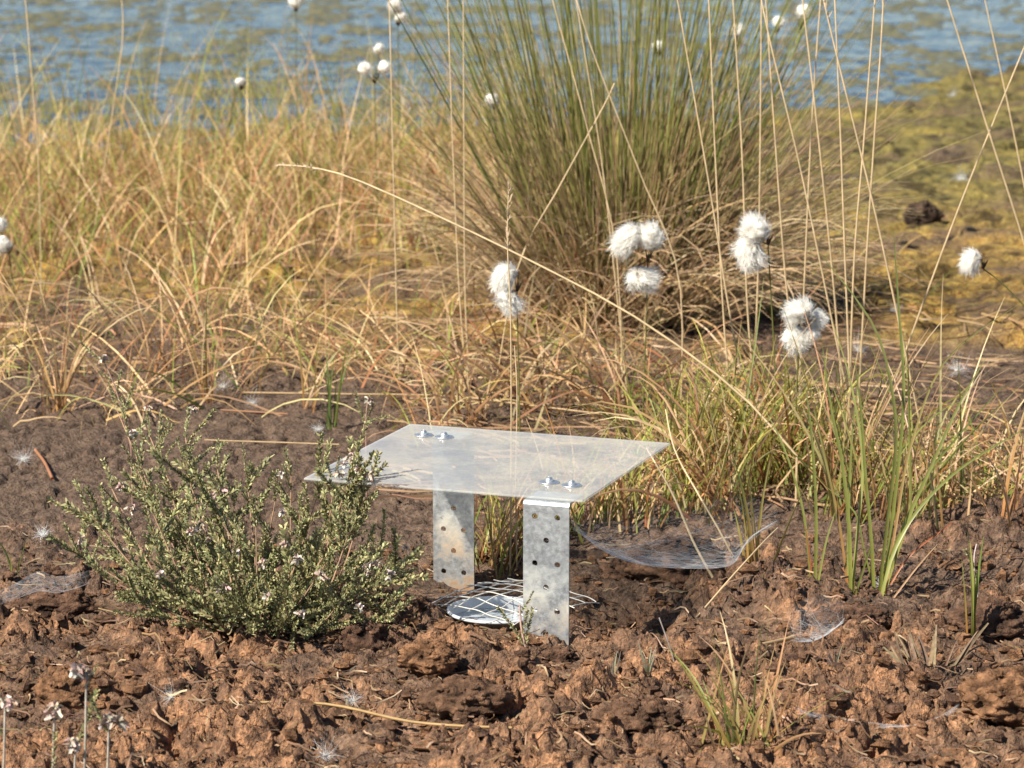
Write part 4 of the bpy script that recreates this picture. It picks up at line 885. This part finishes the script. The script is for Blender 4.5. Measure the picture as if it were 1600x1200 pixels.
# ================================================================== HEATHER
HG = [(0.22, 0.225, 0.10), (0.28, 0.27, 0.125), (0.16, 0.175, 0.08), (0.34, 0.32, 0.155), (0.24, 0.20, 0.10)]
def sprig_mesh(ln, pairs, seed):
    b = Buf(); S = 7; P = grow(np.zeros((1, 3)), [U(0, 6.28)], [0.0], [U(-.5, .5)], [ln], S)
    tubes(b, P, (0.0006*(1-0.5*np.linspace(0, 1, S)))[None], (0.20, 0.11, 0.06), (0.16, 0.14, 0.06), 3)
    n = pairs*4; f = np.repeat((np.arange(pairs)+0.5)/pairs, 4)*(S-1); i = np.clip(f.astype(int), 0, S-2); fr_ = (f-i)[:, None]
    q = P[0][i]*(1-fr_)+P[0][i+1]*fr_; td = norm(P[0][i+1]-P[0][i])
    a = np.tile(np.arange(4)*pi/2, pairs) + np.repeat(np.arange(pairs)*0.6, 4) + 0.3*rng.normal(size=n)
    out = np.stack([np.cos(a), np.sin(a), np.zeros(n)], -1); d = norm(out*U(.7, 1.1, (n, 1)) + td*U(.5, 1.1, (n, 1)))
    L = U(.0024, .0040, (n, 1)); PP = np.stack([q, q+d*L*0.55, q+d*L+td*L*0.12], 1)
    c = pick(HG, n, 0.18); ribbons(b, PP, np.array([0.0005, 0.00080, 0.0003])[None]*np.ones((n, 1)), np.clip(c*0.9, 0, 1), np.clip(c*1.25, 0, 1))
    return b
SP = [sprig_mesh(l_, n_, k) for k, (l_, n_) in enumerate(((0.034, 15), (0.042, 19), (0.026, 12), (0.050, 22), (0.030, 14), (0.038, 17)))]
SPM = [s.build("sprig", M_HEATH, data_only=True) for s in SP]
def flower_mesh(n):
    b = Buf(); n *= 3; a = U(0, 6.28, n); e = U(-0.7, 1.2, n); d = np.stack([np.cos(a)*np.cos(e), np.sin(a)*np.cos(e), np.sin(e)], -1)
    c = pick([(0.48, 0.36, 0.29), (0.52, 0.42, 0.35), (0.40, 0.26, 0.19), (0.56, 0.48, 0.42)], n, 0.15); L = U(.0028, .0055, (n, 1))
    P = np.stack([d*0.0006, d*L*0.55, d*L + np.array([0, 0, -0.0012])], 1)
    ribbons(b, P, np.array([0.0006, 0.0013, 0.0006])[None]*np.ones((n, 1)), np.clip(c*0.8, 0, 1), np.clip(c*1.15, 0, 1), fold=0.6)
    return b.build("flower_head", M_HEATH, data_only=True)
FM = [flower_mesh(6), flower_mesh(8), flower_mesh(5)]
def frame(pos, d, roll, s=1.0):
    q = Vector(d).to_track_quat('Z', 'Y').to_matrix().to_4x4()
    return Matrix.Translation(Vector(pos)) @ q @ Matrix.Rotation(roll, 4, 'Z') @ Matrix.Scale(s, 4)
HC = gpt(405, 990)
hea = empty("heather_bush", HC, "bushy grey green heather with faded pink flowers beside the trap", "heather")
# branch tips traced over the bush: pixel of tip and its offset in depth from the root
tips = [(125, 830, .03), (150, 770, .06), (175, 720, .09), (165, 880, 0.0), (215, 690, .12), (205, 800, .05), (240, 760, .02), (235, 640, .15), (265, 720, .08), (180, 590, .22),
        (290, 690, .11), (320, 730, .03), (300, 800, -.02), (340, 690, .10), (365, 740, .05), (385, 700, .10), (400, 780, .0), (250, 860, -.03), (430, 740, .06), (455, 700, .09),
        (480, 760, .03), (510, 720, .05), (535, 705, .04), (560, 700, .03), (560, 780, -.01), (600, 830, .05), (620, 880, .03), (640, 920, .02), (630, 960, -.01), (590, 900, -.03),
        (520, 850, -.04), (455, 830, -.04), (360, 850, -.05), (310, 900, -.06), (220, 930, -.03), (440, 920, -.07), (540, 940, -.05), (500, 990, -.06), (380, 950, -.07), (590, 980, -.03),
        (250, 960, -.03), (470, 880, .05), (340, 790, .07), (420, 850, .07), (640, 850, .08), (290, 640, .20), (560, 860, .07), (190, 840, .09), (530, 790, .10), (330, 960, -.06),
        (440, 1000, -.06), (405, 1010, -.055), (566, 722, .04), (576, 735, .03), (580, 745, .02), (566, 760, .03)]
nspr = 0; extra = Buf(); flowers = 0
def add_sprig(P, t, parent, pp, spread=0.8, smin=.7, smax=1.2):
    global nspr
    S = len(P); f = t*(S-1); i = min(int(f), S-2); q = P[i]*(1-(f-i))+P[i+1]*(f-i); td = norm(P[i+1]-P[i])
    d = norm(td*0.8 + np.array([0, 0, 0.55]) + spread*rng.normal(size=3)*np.array([1, 1, .6]))
    Mx = frame(q, d, U(0, 6.28), U(smin, smax)*random.choice((.6, .85, 1, 1.1))); k = rng.integers(0, 6)
    if nspr < 290:
        o = link("sprig", SPM[k], parent); o.matrix_local = Mx
    else:
        src = SP[k]; off = 0; A = np.array(Mx)
        V = np.concatenate(src.V); C = np.concatenate(src.C); F_ = np.concatenate(src.F)
        extra.add(V @ A[:3, :3].T + A[:3, 3], F_, C)
    nspr += 1
branches = []
for px, py, dy in tips:
    py = py + 44*min(1.0, max(0.0, (960-py)/150)); px = px if px < 480 else px - 12
    tip = at_depth(px, py, HC[1]+dy); tip[2] = max(tip[2], float(hbase(tip[0], tip[1]))+0.012)
    root = np.array(HC)+np.array([rng.normal()*0.018, rng.normal()*0.012, -0.004]); 
    m1 = root + (tip-root)*np.array([0.55, 0.55, 0.28]) + rng.normal(size=3)*0.006; m1[2] = max(m1[2], float(hbase(m1[0], m1[1]))+0.008)
    P = spline(np.array([root, m1, tip]), 10) - np.array(HC)
    b = Buf(); tubes(b, P[None], (0.0013*(1-0.65*np.linspace(0, 1, 10)))[None], (0.16, 0.10, 0.07), (0.34, 0.21, 0.13), 5)
    branches.append((P, b.build("branch", M_WOOD, hea)))
for rnd in range(20):
    for P, br in branches:
        L = np.linalg.norm(P[-1]-P[0])
        if rnd > 3+L/0.0115: continue
        t = 1.0 if rnd == 0 else U(0.22, 0.98); add_sprig(P, t, br, None, 0.25 if rnd == 0 else 0.8)
        if rnd == 0 and flowers < 34 and rng.random() < 0.3:
            flowers += 1; d = norm(P[-1]-P[-2])
            o = link("flower_head", FM[flowers % 3], br); o.matrix_local = frame(P[-1]+np.array([0, 0, U(.008, .03)])+0.006*rng.normal(size=3), d+np.array([0, 0, .5]), U(0, 6.28), U(.8, 1.25))
tag(extra.build("leafy_mass", M_HEATH, hea), kind="stuff")
for px, py, dy in ((548, 715, .04), (560, 735, .03), (536, 725, .04), (575, 745, .02), (470, 960, -.08), (575, 885, -.02), (590, 880, -.02), (345, 770, .06), (205, 795, .04), (530, 740, .03), (300, 830, -.04), (410, 880, -.07), (250, 900, -.04), (500, 900, -.06), (440, 800, 0.0), (560, 950, -.05), (190, 760, .07), (350, 920, -.06), (610, 900, 0.0), (465, 875, -.06)):
    q = at_depth(px, py, HC[1]+dy)-np.array(HC); o = link("flower_head", FM[rng.integers(0, 3)], hea); o.matrix_local = frame(q, (U(-.4, .4), U(-.4, .4), 1), U(0, 6.28), U(.9, 1.4))
# thin bare heather twigs
def twig(name, label, pts, Y, dy=0.0, r=0.0011, leaves=0, fl=0, c0=(0.30, 0.17, 0.13), c1=(0.42, 0.27, 0.22), grp=None, rootpx=None):
    P = spline(px_path(pts, Y, Y+dy), 14); root = P[0].copy(); root[2] = gz(root[0], root[1])
    if P[0][2] > root[2]: P = np.concatenate([[root-np.array([0, 0, .004])], P])
    t = empty(name, root, label, "heather sprig", grp); loc = np.array(root); Q = P-loc; S = len(P)
    b = Buf(); tubes(b, Q[None], (r*(1-.4*np.linspace(0, 1, S)))[None], c0, c1, 5); b.build("stem", M_WOOD, t)
    for k in range(leaves):
        f = U(.35, 1); i = min(int(f*(S-1)), S-2); d = norm(norm(Q[i+1]-Q[i]) + 0.35*rng.normal(size=3))
        o = link("sprig", SPM[rng.integers(0, 6)], t); o.matrix_local = frame(Q[i], d, U(0, 6.28), U(.45, .8))
    for k in range(fl):
        o = link("flower_head", FM[k % 3], t); o.matrix_local = frame(Q[-1]+0.003*rng.normal(size=3)*(k > 0), (U(-.6, .6), U(-.6, .6), 1), U(0, 6.28), U(1.1, 1.6))
    return t
SG = "thin heather sprigs"
twig("heather_sprig", "bare pinkish heather twig curving up in front of the near metal strip", [(922, 1135), (868, 1118), (838, 1085), (826, 1030), (815, 985), (812, 945)], 2.40, 0.02, 0.0013, 5, 0, grp=SG)
twig("heather_sprig", "tall thin heather sprig standing behind the left part of the bush", [(205, 700), (190, 640), (178, 600), (160, 560)], 2.95, 0, 0.0009, 4, 1, grp=SG)
twig("heather_sprig", "thin heather sprig with dry flowers on the peat before the sheet's left corner", [(572, 680), (572, 650), (575, 625)], 3.05, 0, 0.0009, 4, 1, grp=SG)
twig("heather_sprig", "grey dried heather sprig bending over the near peat beside the straw", [(1065, 1120), (1055, 1040), (1030, 965)], 2.36, 0.03, 0.0009, 0, 0, (0.16, 0.12, 0.10), (0.22, 0.18, 0.16), grp=SG)
twig("heather_sprig", "bare white stemmed twig beside the lone green shoot", [(1522, 985), (1528, 940), (1522, 880), (1526, 850)], 2.55, 0, 0.0010, 2, 0, (0.42, 0.30, 0.26), (0.55, 0.45, 0.42), grp=SG)
for px, top, lab in ((8, 1095, "blurred dried flower stalk at the very left in the near corner"), (85, 1105, "blurred dried flower stalk with a pale head, second from the left in the near corner"), (135, 1052, "tallest blurred dried flower stalk in the near corner"),
                     (118, 1160, "low blurred dried flower cluster at the bottom edge of the near corner"), (170, 1125, "rightmost blurred dried flower stalk in the near corner")):
    twig("dried_flower_stalk", lab, [(px-6, 1290), (px-2, (1290+top)/2), (px, top)], 2.02, 0.0, 0.0012, 1, 3, (0.28, 0.24, 0.16), (0.42, 0.38, 0.33), "dried flower stalks in the near corner")
for px, py, lab in ((1305, 1065, "small pale grey green seedling on the near peat between tuft and root fibres"), (957, 1090, "small grey green seedling left of the bottom grass tuft"), (1012, 1085, "pale seedling at the left edge of the bottom grass tuft")):
    g = gpt(px, py); t = empty("seedling", g, lab, "seedling", "small seedlings on the near peat")
    for k in range(9):
        P = grow(np.array([[0, 0, -.002]]), [U(0, 6.28)], [U(.05, .35)], [U(-.1, .5)], [U(.016, .032)], 6); b = Buf()
        ribbons(b, P, taper(np.array([U(.0008, .0013)]), 6, .15), (0.22, 0.22, 0.12), pick([(0.34, 0.33, 0.24), (0.45, 0.33, 0.28)], 1), 1, .3); b.build("leaf", M_GREEN, t)

# ================================================================== COBWEBS
def web(label, front, back, Yf, Yb, alpha=0.10, edge=0.5, n=26, mth=10, threads=60):
    f = spline(px_path(front, *Yf), n); k = spline(px_path(back, *Yb), n)
    v = np.linspace(0, 1, mth)[:, None, None]; G = f[None]*(1-v) + k[None]*v; G[..., 2] -= 0.010*np.sin(v[..., 0]*pi)
    t = empty("cobweb", f[0], label, "cobweb", "spider webs on the peat"); loc = f[0]; G = G-loc
    a = np.clip(alpha + edge*np.exp(-(v[..., 0]/0.09)) + 0*G[..., 0], 0, 1)*np.sin(np.linspace(0.12, pi-0.12, n))[None]**0.4
    idx = np.arange(n*mth).reshape(mth, n); F_ = np.stack([idx[:-1, :-1], idx[:-1, 1:], idx[1:, 1:], idx[1:, :-1]], -1).reshape(-1, 4)
    b = Buf(); b.add(G.reshape(-1, 3), F_, np.repeat(a.reshape(-1, 1), 3, 1)); b.build("silk_sheet", M_WEB, t)
    PP = []
    for _ in range(threads):
        u0, u1 = sorted(U(0, n-1, 2)); w0, w1 = U(0, 1)**2*(mth-1), U(0, 1)**2*(mth-1)
        s = np.linspace(0, 1, 8); uu = u0+(u1-u0)*s; ww = w0+(w1-w0)*s
        i = np.clip(uu.astype(int), 0, n-2); j = np.clip(ww.astype(int), 0, mth-2); fu = (uu-i)[:, None]; fw = (ww-j)[:, None]
        PP.append((G[j, i]*(1-fu)+G[j, i+1]*fu)*(1-fw) + (G[j+1, i]*(1-fu)+G[j+1, i+1]*fu)*fw)
    b = Buf(); ribbons(b, np.array(PP), 0.00010, (0.55,)*3, (0.55,)*3); tag(b.build("silk_threads", M_WEB, t), kind="stuff")
web("hammock shaped cobweb sagging between the near metal strip and the grass", [(891, 808), (925, 848), (965, 872), (1010, 884), (1060, 888), (1120, 888), (1150, 878), (1170, 840), (1215, 812)],
    [(892, 804), (930, 800), (980, 796), (1030, 790), (1080, 782), (1120, 778), (1160, 775), (1190, 780), (1220, 790)], (2.50, 2.62), (2.55, 2.80), 0.045, 0.28, 26, 10, 280)
web("thin grey cobweb stretched low over the near peat below the root fibres", [(1240, 1106), (1290, 1118), (1340, 1126), (1390, 1132), (1430, 1132), (1470, 1118), (1500, 1098)],
    [(1260, 1098), (1300, 1104), (1340, 1106), (1390, 1100), (1430, 1092), (1470, 1085), (1500, 1080)], (2.235, 2.235), (2.30, 2.33), 0.03, 0.22, 26, 10, 200)
web("thin white cobweb strung along the peat at the left edge", [(-10, 928), (30, 908), (60, 892), (85, 900), (110, 898), (140, 891)],
    [(-10, 930), (30, 922), (60, 915), (85, 915), (110, 908), (140, 896)], (2.52, 2.56), (2.50, 2.54), 0.02, 0.25, 26, 10, 120)
web("small round cobweb funnel on the dark clod before the sedge shoots", [(1235, 1000), (1265, 1003), (1295, 990), (1320, 965)],
    [(1230, 950), (1260, 935), (1290, 930), (1318, 940)], (2.43, 2.45), (2.48, 2.50), 0.05, 0.03, 20, 10, 220)
